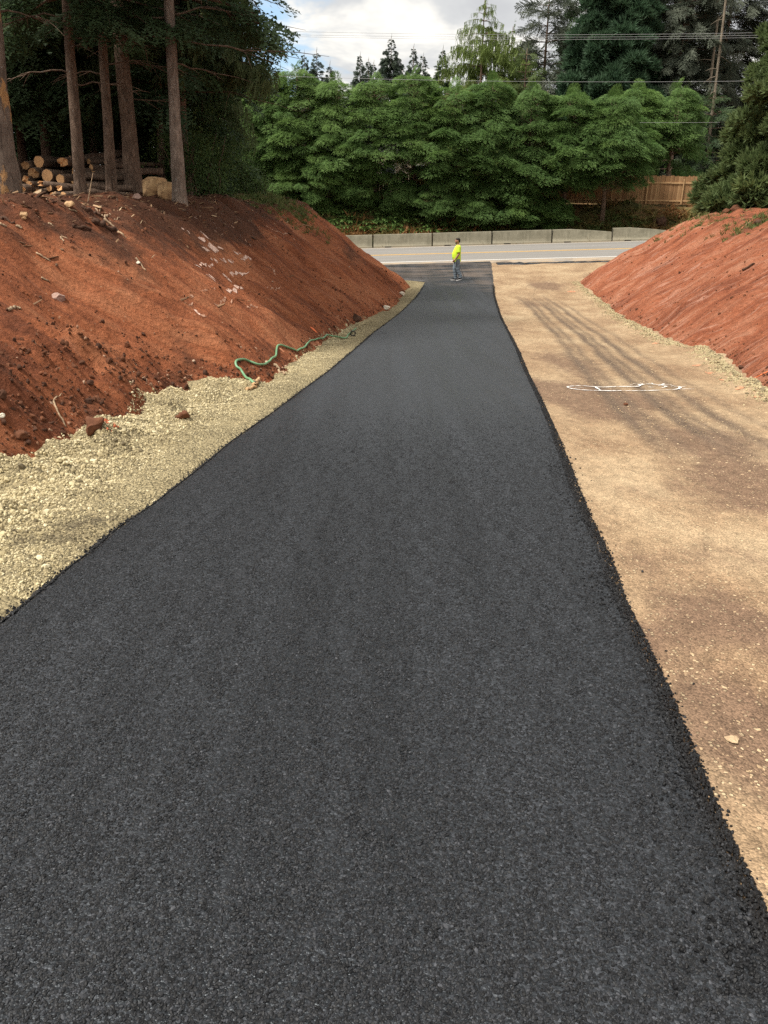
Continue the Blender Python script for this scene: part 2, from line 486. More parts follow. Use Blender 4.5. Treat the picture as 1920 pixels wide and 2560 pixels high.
def m_soil(name, right=False):
    m, N, b = newmat(name); c = oc(N)
    st = N.noise(N.map(c, (.55, 3.6, .2), rot=(0, 0, R(8))), 1.0, 6, .66, .3)
    st2 = N.noise(N.map(c, (.9, 6.5, .3) if right else (1.2, 11.0, .3), rot=(0, 0, R(8))), 1.0, 6, .72, .6)
    big = N.noise(c, .45, 4, .6, .6)
    fine = N.noise(c, 14.0, 6, .7)
    f = N.math('ADD', N.math('MULTIPLY', st, .6), N.math('MULTIPLY', big, .55))
    if right:
        col = N.ramp(f, [(.38, (.11, .040, .022)), (.48, (.225, .071, .036)), (.58, (.325, .110, .055)), (.72, (.41, .185, .11))])
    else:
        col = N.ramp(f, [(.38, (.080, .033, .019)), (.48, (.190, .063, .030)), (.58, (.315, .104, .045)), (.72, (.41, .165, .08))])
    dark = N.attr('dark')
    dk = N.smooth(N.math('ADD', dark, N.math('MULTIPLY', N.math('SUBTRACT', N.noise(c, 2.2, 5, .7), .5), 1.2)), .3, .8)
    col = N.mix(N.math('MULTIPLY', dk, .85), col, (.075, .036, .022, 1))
    # scrapes of the digger's bucket show pale weathered rock
    pm = N.smooth(st2, .53, .60) if right else N.smooth(st2, .60, .68)
    pm = N.math('MULTIPLY', pm, N.smooth(N.noise(c, .8, 4, .65), .41, .52))
    pale = N.math('MULTIPLY', pm, N.attr('pale'), clamp=True)
    col = N.mix(N.math('MULTIPLY', pale, .6), col, (.50, .27, .19, 1))
    col = N.mix(1.0, col, N.ramp(fine, [(.3, .68), (.7, 1.3)]), 'MULTIPLY')
    chips = N.n('ShaderNodeTexVoronoi', {'feature': 'F1'}, Scale=16.0); N.l(N.map(c, (1, 1.6, 1)), chips.inputs['Vector'])
    cs = N.n('ShaderNodeSeparateColor'); N.l(chips.outputs['Color'], cs.inputs[0])
    cf = N.math('MULTIPLY', N.smooth(cs.outputs[0], .95, .97), N.math('SUBTRACT', 1.0, N.smooth(chips.outputs['Distance'], .18, .26)))
    col = N.mix(N.math('MULTIPLY', cf, .7), col, (.42, .27, .17, 1))
    setb(N, b, Base_Color=col, Roughness=.92, Specular_IOR_Level=.15)
    h = N.math('ADD', N.math('MULTIPLY', st, 1.3), N.math('ADD', N.math('MULTIPLY', st2, .55), N.math('MULTIPLY', fine, .7)))
    bump(N, b, h, .13, 1.0); return m


def m_bark(name, lo, hi, scar=None, scale=9.0):
    m, N, b = newmat(name); c = oc(N)
    n = N.noise(N.map(c, (1, 1, .30)), scale * 1.4, 7, .75, .8)
    n2 = N.noise(c, 2.0, 4)
    col = N.mix(1.0, N.ramp(n, [(.3, lo), (.68, hi)]), N.ramp(n2, [(.3, .75), (.7, 1.2)]), 'MULTIPLY')
    if scar is not None:
        sf = N.smooth(N.noise(N.map(c, (1, 1, .5), loc=(3, 2, 1)), 2.3, 4, .6), .53, .58)
        col = N.mix(N.math('MULTIPLY', sf, .95), col, (*scar, 1))
    sp = N.smooth(N.noise(c, 22.0, 2, .5), .70, .73)
    col = N.mix(N.math('MULTIPLY', sp, .6), col, (.5, .5, .47, 1))
    setb(N, b, Base_Color=col, Roughness=.9, Specular_IOR_Level=.15)
    bump(N, b, n, .09, 1.0); return m


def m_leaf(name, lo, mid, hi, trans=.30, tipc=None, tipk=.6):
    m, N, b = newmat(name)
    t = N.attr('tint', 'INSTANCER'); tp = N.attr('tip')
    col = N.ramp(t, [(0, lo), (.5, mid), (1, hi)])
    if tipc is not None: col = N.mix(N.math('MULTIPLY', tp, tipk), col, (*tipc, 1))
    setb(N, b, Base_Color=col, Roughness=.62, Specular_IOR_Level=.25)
    tr = N.n('ShaderNodeBsdfTranslucent'); N.l(col, tr.inputs['Color'])
    mx = N.n('ShaderNodeMixShader', None, Fac=trans); N.l(b.outputs[0], mx.inputs[1]); N.l(tr.outputs[0], mx.inputs[2])
    N.l(mx.outputs[0], m.node_tree.nodes['Material Output'].inputs['Surface']); return m


def m_rings():
    m, N, b = newmat('cut_wood'); c = oc(N)
    g = N.n('ShaderNodeTexWave', {'wave_type': 'RINGS', 'rings_direction': 'Z'}, Scale=16.0, Distortion=2.5, Detail=3.0); N.l(c, g.inputs['Vector'])
    n = N.noise(c, 6, 4); r = N.n('ShaderNodeObjectInfo').outputs['Random']
    col = N.mix(1.0, N.ramp(g.outputs[0], [(0, (.56, .29, .12)), (1, (.74, .43, .20))]), N.ramp(n, [(.3, .72), (.7, 1.15)]), 'MULTIPLY')
    col = N.mix(1.0, col, N.ramp(r, [(0, .55), (.35, 1.0), (1, 1.15)]), 'MULTIPLY')
    setb(N, b, Base_Color=col, Roughness=.8); return m


def m_concrete():
    m, N, b = newmat('weathered_concrete'); c = oc(N)
    n = N.noise(c, 2.2, 5, .65); sx = N.noise(N.map(c, (2.6, 2.6, .25)), 2.0, 5, .65)
    sep = N.n('ShaderNodeSeparateXYZ'); N.l(c, sep.inputs[0])
    col = N.ramp(n, [(.3, (.185, .17, .122)), (.7, (.30, .275, .205))])
    col = N.mix(N.math('MULTIPLY', N.smooth(sx, .5, .68), .55), col, (.15, .14, .10, 1))
    low = N.math('SUBTRACT', 1.0, N.smooth(sep.outputs[2], .12, .25))
    col = N.mix(N.math('MULTIPLY', low, .5), col, (.44, .40, .30, 1))
    r = N.n('ShaderNodeObjectInfo').outputs['Random']
    col = N.mix(1.0, col, N.ramp(r, [(0, .86), (1, 1.08)]), 'MULTIPLY')
    setb(N, b, Base_Color=col, Roughness=.88, Specular_IOR_Level=.2)
    bump(N, b, N.noise(c, 25, 4), .01, .6); return m


def m_road():
    m, N, b = newmat('worn_road_asphalt'); c = oc(N)
    vo = N.n('ShaderNodeTexVoronoi', {'feature': 'F1'}, Scale=60.0); N.l(c, vo.inputs['Vector'])
    s = N.n('ShaderNodeSeparateColor'); N.l(vo.outputs['Color'], s.inputs[0])
    n = N.noise(N.map(c, (.12, 1.2, 1)), 1.6, 5, .6)
    col = N.mix(1.0, N.ramp(n, [(.3, (.195, .183, .168)), (.7, (.245, .232, .215))]), N.ramp(s.outputs[0], [(0, .85), (1, 1.15)]), 'MULTIPLY')
    dust = N.attr('dust'); dn = N.noise(N.map(c, (.8, 2.4, 1)), 1.1, 5, .65)
    df = N.math('MULTIPLY', dust, N.smooth(dn, .3, .6), clamp=True)
    col = N.mix(N.math('MULTIPLY', df, .8), col, (.40, .30, .195, 1))
    df2 = N.math('MULTIPLY', dust, N.smooth(N.noise(N.map(c, (.5, 3.0, 1), loc=(4, 4, 0)), 1.3, 4, .65), .56, .66), clamp=True)
    col = N.mix(N.math('MULTIPLY', df2, .75), col, (.09, .07, .06, 1))
    setb(N, b, Base_Color=col, Roughness=.82, Specular_IOR_Level=.3); return m


def m_paint(name, col, wear=.45, scale=9.0):
    m, N, b = newmat(name); c = oc(N)
    n = N.noise(c, scale, 5, .7)
    col2 = N.mix(N.math('MULTIPLY', N.smooth(n, .52, .72), wear), (*col, 1), (.27, .255, .235, 1))
    setb(N, b, Base_Color=col2, Roughness=.7); return m


def m_turf():
    m, N, b = newmat('weedy_ground'); c = oc(N)
    n = N.noise(c, 1.1, 5, .65); n2 = N.noise(c, 7.0, 4, .7)
    col = N.ramp(n, [(.32, (.05, .06, .022)), (.45, (.10, .09, .035)), (.55, (.19, .115, .055)), (.70, (.12, .065, .035))])
    col = N.mix(1.0, col, N.ramp(n2, [(.3, .6), (.7, 1.25)]), 'MULTIPLY')
    setb(N, b, Base_Color=col, Roughness=.95, Specular_IOR_Level=.1)
    bump(N, b, n2, .08, 1.0); return m


MAT = {}
MAT['asphalt'] = m_asphalt_new(); MAT['asphalt_stone'] = m_asphalt_stone()
MAT['gravel'] = m_gravel((.30, .245, .14), 'crushed_rock_bed'); MAT['lane'] = m_lane()
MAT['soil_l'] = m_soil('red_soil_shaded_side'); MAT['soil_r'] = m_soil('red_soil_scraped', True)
MAT['road'] = m_road(); MAT['turf'] = m_turf(); MAT['concrete'] = m_concrete()
MAT['white'] = m_paint('white_road_paint', (.74, .73, .70), .5); MAT['yellow'] = m_paint('yellow_road_paint', (.72, .42, .09), .45)
MAT['bark'] = m_bark('conifer_bark', (.062, .041, .029), (.30, .205, .148))
MAT['bark_pale'] = m_bark('pale_conifer_bark', (.10, .072, .056), (.40, .305, .24))
MAT['bark_scar'] = m_bark('scarred_bark', (.08, .058, .046), (.30, .225, .175), (.55, .30, .13))
MAT['bark_dead'] = m_bark('dead_tree_bark', (.15, .12, .088), (.33, .275, .205))
MAT['rings'] = m_rings(); MAT['stick'] = plain('dry_wood', (.34, .24, .15), .85, .35, 14, .01)
MAT['chip'] = plain('split_wood', (.46, .29, .15), .85, .3, 20, .01)
MAT['clod'] = plain('soil_clod', (.13, .052, .026), .95, .4, 5, .02)
MAT['clod_dark'] = plain('dark_soil_clod', (.075, .038, .023), .95, .4, 6, .02)
MAT['pinkrock'] = plain('pale_rock', (.38, .25, .20), .9, .25, 9, .02)
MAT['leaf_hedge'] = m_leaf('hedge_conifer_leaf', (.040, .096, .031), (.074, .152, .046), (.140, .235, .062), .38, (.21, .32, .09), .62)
MAT['leaf_dark'] = m_leaf('dark_fir_needle', (.036, .064, .032), (.058, .096, .044), (.095, .142, .058), .35, (.060, .095, .035), .4)
MAT['leaf_drop'] = m_leaf('hanging_spruce_needle', (.045, .068, .030), (.080, .110, .042), (.135, .165, .062), .36, (.17, .20, .08), .4)
MAT['leaf_far'] = m_leaf('hazed_fir_needle', (.062, .088, .068), (.085, .115, .085), (.12, .15, .10), .3)  # distance haze put into the needle colour: lighter and greyer
MAT['leaf_lime'] = m_leaf('weeping_cedar_leaf', (.075, .115, .030), (.12, .17, .042), (.19, .24, .06), .3, (.22, .28, .07), .5)
MAT['leaf_blue'] = m_leaf('redwood_leaf', (.032, .070, .040), (.050, .100, .055), (.078, .135, .070), .3, (.09, .15, .075), .45)
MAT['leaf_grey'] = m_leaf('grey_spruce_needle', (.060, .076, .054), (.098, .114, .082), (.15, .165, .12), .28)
MAT['leaf_pine'] = m_leaf('olive_pine_needle', (.058, .090, .036), (.095, .138, .052), (.145, .19, .068), .38, (.17, .22, .08), .5)
MAT['leaf_broad'] = m_leaf('understory_leaf', (.045, .080, .030), (.080, .130, .042), (.135, .20, .06), .4)
MAT['weed'] = m_leaf('roadside_weed', (.085, .125, .035), (.20, .16, .055), (.33, .155, .065), .3)
MAT['grass'] = m_leaf('crest_grass', (.07, .11, .03), (.12, .16, .045), (.20, .19, .08), .3)


def m_gstone(name, stops):
    m, N, b = newmat(name); t = N.attr('tint', 'INSTANCER')
    setb(N, b, Base_Color=N.ramp(t, stops), Roughness=.9, Specular_IOR_Level=.2); return m


MAT['stone'] = m_gstone('crushed_rock', [(0, (.16, .13, .08)), (.2, (.37, .305, .175)), (.6, (.53, .45, .27)), (1, (.66, .58, .385))])
MAT['lanestone'] = m_gstone('lane_pebble', [(0, (.28, .19, .11)), (.5, (.43, .31, .185)), (1, (.56, .44, .28))])
MAT['clods'] = m_gstone('loose_soil', [(0, (.055, .026, .016)), (.45, (.12, .048, .024)), (.90, (.22, .085, .042)), (.97, (.33, .20, .13)), (1, (.42, .31, .22))])
MAT['chips'] = m_gstone('bark_litter', [(0, (.07, .04, .025)), (.5, (.16, .09, .05)), (.85, (.36, .23, .13)), (1, (.55, .40, .25))])

# ------------------------------------------------------------------ the lie of the land (camera-relative heights + CZ)
_yy = np.linspace(-12, 120, 2641)
_zz = np.interp(_yy, [-12, 0, 3.24, 8.8, 16.1, 24.2, 31, 36, 42, 120], [-.6, -1.72, -2.02, -2.58, -3.30, -4.02, -4.36, -4.36, -4.32, -4.32])
_k = np.exp(-0.5 * (np.arange(-50, 51) / 18.0) ** 2); _k /= _k.sum()
_zz = np.convolve(np.pad(_zz, 50, mode='edge'), _k, 'valid')


def zb(x, y):
    """level of the crushed-rock base and of the main road"""
    return CZ + np.interp(y, _yy, _zz) + sstep(y, 30, 42) * 0.028 * (np.clip(x, -60, 60) - 3)


def px_edge(pts):
    q = [gp(px, py, zb, 2.0, 60) for px, py in pts]
    q.sort(key=lambda p: p[1]); q = np.array(q); return q[:, 1], q[:, 0]


RE_y, RE_x = px_edge([(1235, 700), (1238, 739.5), (1246.6, 769.6), (1261.7, 808.8), (1281, 845), (1301, 884), (1322, 935), (1362.7, 1017), (1395, 1089), (1437.6, 1199.5), (1480, 1303.6), (1525.5, 1394.8), (1564.6, 1505.4), (1610, 1596.6), (1675, 1740), (1737, 1889.5), (1789, 2020), (1838, 2124), (1890, 2234.6), (1920, 2306)])
LE_y, LE_x = px_edge([(1055, 721), (1035.6, 748.5), (1014.5, 769.6), (978.4, 799.7), (930, 836), (876.9, 882.5), (822, 929), (737.6, 992), (653, 1055.6), (568.8, 1114.6), (483, 1187), (361.7, 1282.6), (271, 1343), (211, 1397), (150.7, 1442), (75, 1505.6), (0, 1566)])
RE_y = np.concatenate([[-2], RE_y, [42.8]]); RE_x = np.concatenate([[RE_x[0] - .30], RE_x, [RE_x[-1] + .75]])
LE_y = np.concatenate([[-2], LE_y, [36.0, 36.6, 37.2, 37.9, 38.7, 39.6, 40.4, 43.5]])
LE_x = np.concatenate([[LE_x[0] - .55], LE_x, [1.85, 1.15, .2, -1.2, -3.4, -6.5, -9.5, -13.0]])


def lef(y): return np.interp(y, LE_y, LE_x)
def ref_(y): return np.interp(y, RE_y, RE_x)


TOE_L = np.array([(-4.3, -3), (-3.75, 2.5)] + [tuple(gp(px, py, zb)[:2]) for px, py in [(7, 1222), (84, 1166), (189, 1118), (294, 1078), (388, 1022), (455, 992), (568, 974), (640, 972), (712, 941), (767, 887), (822, 849), (885, 811), (945, 788), (981, 767), (1014, 743), (1024, 718)]] +
                 [(.95, 35.6), (.35, 36.4), (-.6, 37.1), (-2.2, 37.9), (-5, 38.8), (-10, 39.6), (-90, 41.0)])
TOE_R = np.array([(2.9, -3), (3.9, 4)] + [tuple(gp(px, py, zb)[:2]) for px, py in [(1920, 987), (1842, 950), (1795, 911), (1751, 874), (1686, 868), (1651, 851), (1590, 820), (1534, 786), (1495, 751), (1443, 710)]] +
                 [(9.4, 37.2), (10.6, 38.9), (13, 40.2), (18, 40.8), (90, 40.0)])


def sdist(x, y, P, sgn):
    """signed distance to a polyline, positive on the bank's side"""
    sh = np.shape(x); x = np.ravel(x).astype(float); y = np.ravel(y).astype(float)
    best = np.full(x.shape, 1e9); sd = np.zeros(x.shape)
    for a, b in zip(P[:-1], P[1:]):
        d = b - a; L2 = d @ d
        t = np.clip(((x - a[0]) * d[0] + (y - a[1]) * d[1]) / L2, 0, 1)
        qx, qy = x - a[0] - t * d[0], y - a[1] - t * d[1]; ds = np.hypot(qx, qy)
        cr = d[0] * qy - d[1] * qx; up = ds < best - 1e-9
        best = np.where(up, ds, best); sd = np.where(up, np.sign(cr) * ds, sd)
    return (sd * sgn).reshape(sh)


def plateau_l(x, y): return CZ - .30 - .026 * (y - 11) + .05 * fbm(x * .5, y * .5, 0, 5, 3)
def plateau_r(x, y): return CZ - .70 - .024 * y + .05 * fbm(x * .5, y * .5, 0, 6, 3)


def bank(x, y, P, sgn, run, plat, seed):
    x = np.asarray(x, float); y = np.asarray(y, float)
    d = sdist(x, y, P, sgn)
    dn = d + .16 * fbm(x * .9, y * .9, 0, seed, 3) * sstep(d, -1, .6)
    rise = np.where(dn > 0, dn / run, dn * .55)
    rise = rise - .10 * np.exp(-np.clip(dn, 0, 9) / .35) + .05
    z = smin(zb(x, y) + rise, plat(x, y) + .10 * fbm(x * 1.3, y * 1.3, 0, seed + 3, 3), .16)
    face = sstep(d, .1, .8)
    z = z + face * (.075 * fbm(x * .5, y * 2.4, 0, seed + 5, 4) + .040 * fbm(x * 1.5, y * 6.5, 0, seed + 7, 3) + .05 * np.maximum(fbm(x * 1.1, y * 1.3, 0, seed + 9, 3) - .35, 0))
    if sgn > 0:   # slumped loose soil at the foot near the camera and a torn edge along the crest
        sl = np.exp(-((d - .55) / .6) ** 2) * sstep(y, 12.5, 8.0) * sstep(y, 5.5, 7.2)
        z = z + sl * (.08 + .20 * np.abs(fbm(x * 2.4, y * 3.2, 0, 31, 5)))
        cr = np.exp(-((z - plat(x, y) + .25) / .35) ** 2) * sstep(d, 1.0, 2.0)
        z = z + cr * .10 * fbm(x * 1.4, y * 2.2, 0, 33, 4)
    else:
        cr = np.exp(-((z - plat(x, y)) / .25) ** 2) * sstep(d, 2.0, 3.0)
        z = z + cr * .16 * np.abs(fbm(x * .7, y * .9, 0, 43, 4))
    return z


def HL(x, y): return bank(x, y, TOE_L, 1, 1.32, plateau_l, 11)
def HR(x, y): return bank(x, y, TOE_R, -1, 1.70, plateau_r, 21)


def HG(x, y):
    """crushed-rock shoulder, heaped towards the left bank"""
    d = sdist(x, y, TOE_L, -1)                       # distance out from the bank's foot
    e = lef(y) - x                                   # distance out from the asphalt edge
    heap = np.exp(-(d / .8) ** 2) * sstep(e, -.1, .45) * sstep(y, 14, 9)
    z = zb(x, y) + heap * (.11 + .11 * fbm(x * 2.2, y * 2.2, 0, 51, 3)) + .015 * fbm(x * 3, y * 3, 0, 52, 3) * sstep(e, -.2, .3)
    z = z - .03 * sstep(e, .22, .02)
    return z - sstep(d, -.25, -1.1) * .7


def HLane(x, y):
    z = zb(x, y) + .012 * fbm(x * 1.2, y * .9, 0, 61, 4)
    d = sdist(x, y, TOE_R, 1)
    return z + .06 * np.exp(-(d / .5) ** 2) * (1 + .8 * fbm(x * 3, y * 3, 0, 63, 3)) - sstep(d, -.3, -1.2) * .7


def far_ground(x, y):
    x = np.asarray(x, float); y = np.asarray(y, float)
    fy = 64.2 - .205 * (np.clip(x, -40, 60) + 12)                    # line of the wooden fence
    top = CZ - 1.58 - .009 * (np.clip(x, -40, 60) + 12)
    foot = zb(x, np.full_like(x, 54.0)) - .12
    t = sstep(y, 54.6, np.minimum(fy, 60.0) - .4)
    z = foot + (top - foot) * t + .12 * t * fbm(x * .35, y * .35, 0, 71, 3)
    z = z + sstep(y, 90, 320) * 3.0
    near = np.where(y < 54.0, foot - .25 - sstep(y, 40, 20) * 3.5, z)
    return near


def ring(*seg):
    return np.unique(np.concatenate([np.arange(a, b, s) for a, b, s in seg]))


# ground sheet to the horizon
xs = np.unique(np.concatenate([-np.geomspace(30, 1500, 24), np.arange(-30, 34, .6), np.geomspace(34, 1500, 24)]))
ys = np.concatenate([np.linspace(-60, 50, 12), np.arange(52.5, 72, .5), np.geomspace(72.5, 1800, 40)])
V, Q = grid(xs, ys, far_ground)
tag(mesh('ground', V, Q, MAT['turf'], smooth=True), kind='structure')


def bank_mesh(name, H, P, sgn, xs, ys, mat, attrf):
    X, Y = np.meshgrid(xs, ys); d = sdist(X, Y, P, sgn).ravel()
    V, Q = grid(xs, ys, H); V, Q, used = keep_faces(V, Q, d > -.55)
    return tag(mesh(name, V, Q, mat, smooth=True, attrs=attrf(V[:, 0], V[:, 1], V[:, 2], d[used])), kind='structure')


def gauss_px(x, y, H, blobs):
    r = np.zeros(x.shape)
    for px, py, sx, sy, a in blobs:
        c = gp(px, py, H); r = r + a * np.exp(-((x - c[0]) / sx) ** 2 - ((y - c[1]) / sy) ** 2)
    return r


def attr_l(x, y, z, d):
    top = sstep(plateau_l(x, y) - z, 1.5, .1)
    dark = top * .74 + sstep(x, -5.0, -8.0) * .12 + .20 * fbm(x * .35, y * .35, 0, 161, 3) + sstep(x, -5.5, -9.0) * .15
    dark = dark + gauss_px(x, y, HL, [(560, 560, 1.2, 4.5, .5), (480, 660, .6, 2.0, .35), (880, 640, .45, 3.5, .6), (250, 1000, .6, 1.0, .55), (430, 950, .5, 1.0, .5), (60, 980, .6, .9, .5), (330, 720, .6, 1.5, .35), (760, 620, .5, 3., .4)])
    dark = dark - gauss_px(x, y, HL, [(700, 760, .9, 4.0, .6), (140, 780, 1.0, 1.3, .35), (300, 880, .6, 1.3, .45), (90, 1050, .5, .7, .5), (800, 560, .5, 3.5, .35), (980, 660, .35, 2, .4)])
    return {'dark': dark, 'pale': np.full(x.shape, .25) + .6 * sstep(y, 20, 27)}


def attr_r(x, y, z, d):
    top = sstep(plateau_r(x, y) - z, .9, .1)
    return {'dark': top * .42 + gauss_px(x, y, HR, [(1500, 720, .8, 1.6, .25), (1800, 640, 1.0, 3, .2)]), 'pale': 1.0 - top * .9}


BX = np.unique(np.concatenate([-np.geomspace(14, 90, 16), np.arange(-14, -7, .22), np.arange(-7, 2.2, .065)]))
BY = np.concatenate([[-3, -1, 1, 2.5, 3.6], np.arange(4.2, 12, .07), np.arange(12, 22, .11), np.arange(22, 39, .16), [39.5, 40, 40.6, 41.2]])
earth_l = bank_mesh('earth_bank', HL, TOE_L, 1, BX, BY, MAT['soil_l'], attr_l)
CX = np.unique(np.concatenate([np.arange(4.2, 16, .075), np.arange(16, 26, .3), np.geomspace(26, 90, 14)]))
CY = np.concatenate([[-3, 0, 3], np.arange(5, 9, .3), np.arange(9, 20, .09), np.arange(20, 41.5, .15)])
earth_r = bank_mesh('earth_bank', HR, TOE_R, -1, CX, CY, MAT['soil_r'], attr_r)
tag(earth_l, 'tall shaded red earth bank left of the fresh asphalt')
tag(earth_r, 'sunlit scraped red earth bank right of the gravel lane')

# crushed-rock shoulder on the left
gx = np.arange(-5.2, 2.6, .06); gy = np.concatenate([np.arange(.5, 14, .06), np.arange(14, 37.2, .15)])
X, Y = np.meshgrid(gx, gy)
okm = ((X < lef(Y) + .7) & (sdist(X, Y, TOE_L, -1) > -1.0)).ravel()
V, Q = grid(gx, gy, HG); V, Q, used = keep_faces(V, Q, okm)
st = gauss_px(V[:, 0], V[:, 1], HG, [(205, 1310, .16, .12, .8), (150, 1350, .25, .12, .5), (290, 1300, .2, .2, .35), (70, 1430, .3, .1, .3)]) * (1 + .9 * fbm(V[:, 0] * 9, V[:, 1] * 9, 0, 81, 3))
tag(mesh('gravel_shoulder', V, Q, MAT['gravel'], smooth=True, attrs={'stain': np.clip(st, 0, 1)}), 'pale crushed rock shoulder along the left asphalt edge', kind='structure')

# gravel lane on the right
lx = np.arange(.3, 13.5, .06); ly = np.concatenate([np.arange(.4, 12, .08), np.arange(12, 42.7, .14)])
X, Y = np.meshgrid(lx, ly)
okm = ((X > ref_(Y) - .6) & (sdist(X, Y, TOE_R, 1) > -1.0)).ravel()
V, Q = grid(lx, ly, HLane); V, Q, used = keep_faces(V, Q, okm)
x, y = V[:, 0], V[:, 1]
dampf = gauss_px(x, y, HLane, [(1365, 715, .9, 1.6, .9), (1500, 715, .9, 1.3, .75), (1340, 760, .8, 2.2, .6), (1420, 905, .55, 2.0, .75), (1450, 985, .6, 1.2, .95), (1560, 1000, .7, .8, .6), (1500, 1040, .5, .5, .5), (1760, 1100, .55, .8, .95), (1860, 1190, .5, .6, .95), (1900, 1260, .4, .5, .7), (1800, 1380, .3, .4, .4),
                              (1750, 1560, .22, .3, .55), (1880, 1560, .2, .3, .6), (1640, 1600, .15, .25, .45), (1760, 1800, .25, .3, .55), (1880, 1780, .2, .3, .6), (1880, 1950, .2, .3, .5), (1620, 1390, .4, .3, .35), (1560, 1230, .5, .4, .3), (1700, 1480, .3, .3, .3), (1290, 820, .3, 1.2, .5), (1330, 960, .25, 1.0, .45)])
tc = np.array([gp(px, py, HLane)[:2] for px, py in [(1325, 735), (1380, 775), (1440, 825), (1505, 880), (1570, 940), (1640, 1000), (1730, 1065), (1850, 1140), (1960, 1200)]])
tc = tc[np.argsort(tc[:, 1])]
u = x - np.interp(y, tc[:, 1], tc[:, 0])
trk = np.zeros(len(x))
for off, wd, am in ((-.62, .10, .7), (-.40, .08, .55), (-.05, .10, .8), (.15, .07, .6), (.42, .10, .75), (.75, .07, .4)):
    trk += am * np.exp(-((u - off - .03 * fbm(y * .8, 0 * y, 0, 91, 2)) / wd) ** 2)
trk *= sstep(y, 34, 26) * sstep(y, 5.5, 8.5) * (.85 + .25 * fbm(x * 3, y * .6, 0, 92, 3))
V[:, 2] -= .012 * np.clip(trk, 0, 1)
tag(mesh('gravel_lane', V, Q, MAT['lane'], smooth=True, attrs={'damp': dampf, 'track': np.clip(trk * 1.5, 0, 1)}), 'tan compacted gravel lane with curved tyre tracks', kind='structure')

# fresh asphalt driveway: a mat about 7 cm thick with crumbled sloping edges
ay = np.concatenate([np.arange(.3, 12, .06), np.arange(12, 42.9, .12)])
un = np.concatenate([[-.055, -.03, -.012], np.linspace(0, 1, 46), [1.012, 1.03, 1.055]])
YY, UU = np.meshgrid(ay, un, indexing='ij')
le, re = lef(YY), ref_(YY)
jl = .018 * fbm(YY * 6.5, 0 * YY, 0, 101, 4); jr = .022 * fbm(YY * 6.5, 0 * YY + 7, 0, 103, 4)
wl, wr = .10 + .04 * sstep(YY, 36, 34), .085
XX = np.where(UU < 0, le + .10 + UU / .055 * (wl + jl), np.where(UU > 1, re - .10 + (UU - 1) / .055 * (wr + jr), le + .10 + (re - .10 - le - .10) * np.clip(UU, 0, 1)))
over = np.clip(np.maximum(-UU, UU - 1), 0, 1) / .055
seam = (ref_(YY) - 1.0 - .02 * YY)
hgt = .075 - .085 * over ** .8 + .004 * fbm(XX * 6, YY * 3, 0, 105, 3) + .012 * fbm(XX * 18, YY * 18, 0, 107, 2) * (over > 0) * (over < .98)
hgt = hgt + .012 * (sstep(XX - seam, -.02, .05) - .5) * sstep(YY, 6, 10) * (over == 0)
ZZ = zb(XX, YY) + hgt
n1, n2 = XX.shape
i, j = np.meshgrid(np.arange(n1 - 1), np.arange(n2 - 1), indexing='ij')
Q = np.stack([i * n2 + j, i * n2 + j + 1, (i + 1) * n2 + j + 1, (i + 1) * n2 + j], -1).reshape(-1, 4)
dst = sstep(YY + 1.3 * fbm(XX * .5, YY * .5, 0, 109, 3), 33.6, 38.5) * .8 + .5 * np.exp(-((XX - 4.3) / .5) ** 2 - ((YY - 34) / 3) ** 2)
tag(mesh('asphalt_driveway', np.stack([XX, YY, ZZ], -1).reshape(-1, 3), Q, MAT['asphalt'], smooth=True, attrs={'dust': np.clip(dst, 0, 1).ravel()}), 'freshly laid black asphalt driveway running to the road', kind='structure')

# main road, its lines
rx = np.arange(-70, 80, .5); rv = np.linspace(0, 1, 24)
def road_y(x, v): return (43.15 - .035 * x) + ((54.1 - .02 * x) - (43.15 - .035 * x)) * v
X, Vv = np.meshgrid(rx, rv); Yr = road_y(X, Vv)
Yr = Yr + (Vv == 0) * (.18 * fbm(X * 1.3, 0 * X, 0, 111, 3))
Zr = zb(X, Yr) + .045 + .03 * np.sin(Vv * math.pi) - .12 * (Vv == 0)
V = np.stack([X, Yr, Zr], -1).reshape(-1, 3); nx, ny = len(rx), len(rv)
i, j = np.meshgrid(np.arange(ny - 1), np.arange(nx - 1), indexing='ij')
Q = np.stack([i * nx + j, i * nx + j + 1, (i + 1) * nx + j + 1, (i + 1) * nx + j], -1).reshape(-1, 4)
dust = np.maximum(sstep(Vv, .12, .03), sstep(Vv, .90, .97) * .9).ravel()
main_road = tag(mesh('road', V, Q, MAT['road'], smooth=True, attrs={'dust': dust}), 'grey main road crossing behind the worker', kind='structure')


def road_strip(name, y0, k, wid, mat, lift=.006):
    """a painted line: its own sheet a few millimetres above the carriageway"""
    x = np.arange(-60, 70, .5)
    def zr(x, y):
        a, b_ = 43.15 - .035 * x, 54.1 - .02 * x; v = np.clip((y - a) / (b_ - a), 0, 1)
        vi = v * 23; f = np.floor(vi); c0 = np.sin(f / 23 * math.pi); c1 = np.sin(np.minimum(f + 1, 23) / 23 * math.pi)
        return zb(x, y) + .045 + .03 * (c0 + (c1 - c0) * (vi - f)) + lift
    V = np.concatenate([np.stack([x, yy, zr(x, yy)], -1) for yy in (y0 + k * x, y0 + wid + k * x)])
    n = len(x); a = np.arange(n - 1); return mesh(name, V, np.stack([a, a + 1, n + a + 1, n + a], -1), mat, main_road)


road_strip('edge_line', 44.05, -.034, .16, MAT['white'])
road_strip('centre_line', 48.0, -.030, .13, MAT['yellow']); road_strip('centre_line', 48.28, -.030, .13, MAT['yellow'])
road_strip('edge_line', 52.9, -.021, .14, m_paint('faded_white_paint', (.55, .52, .47), .75))

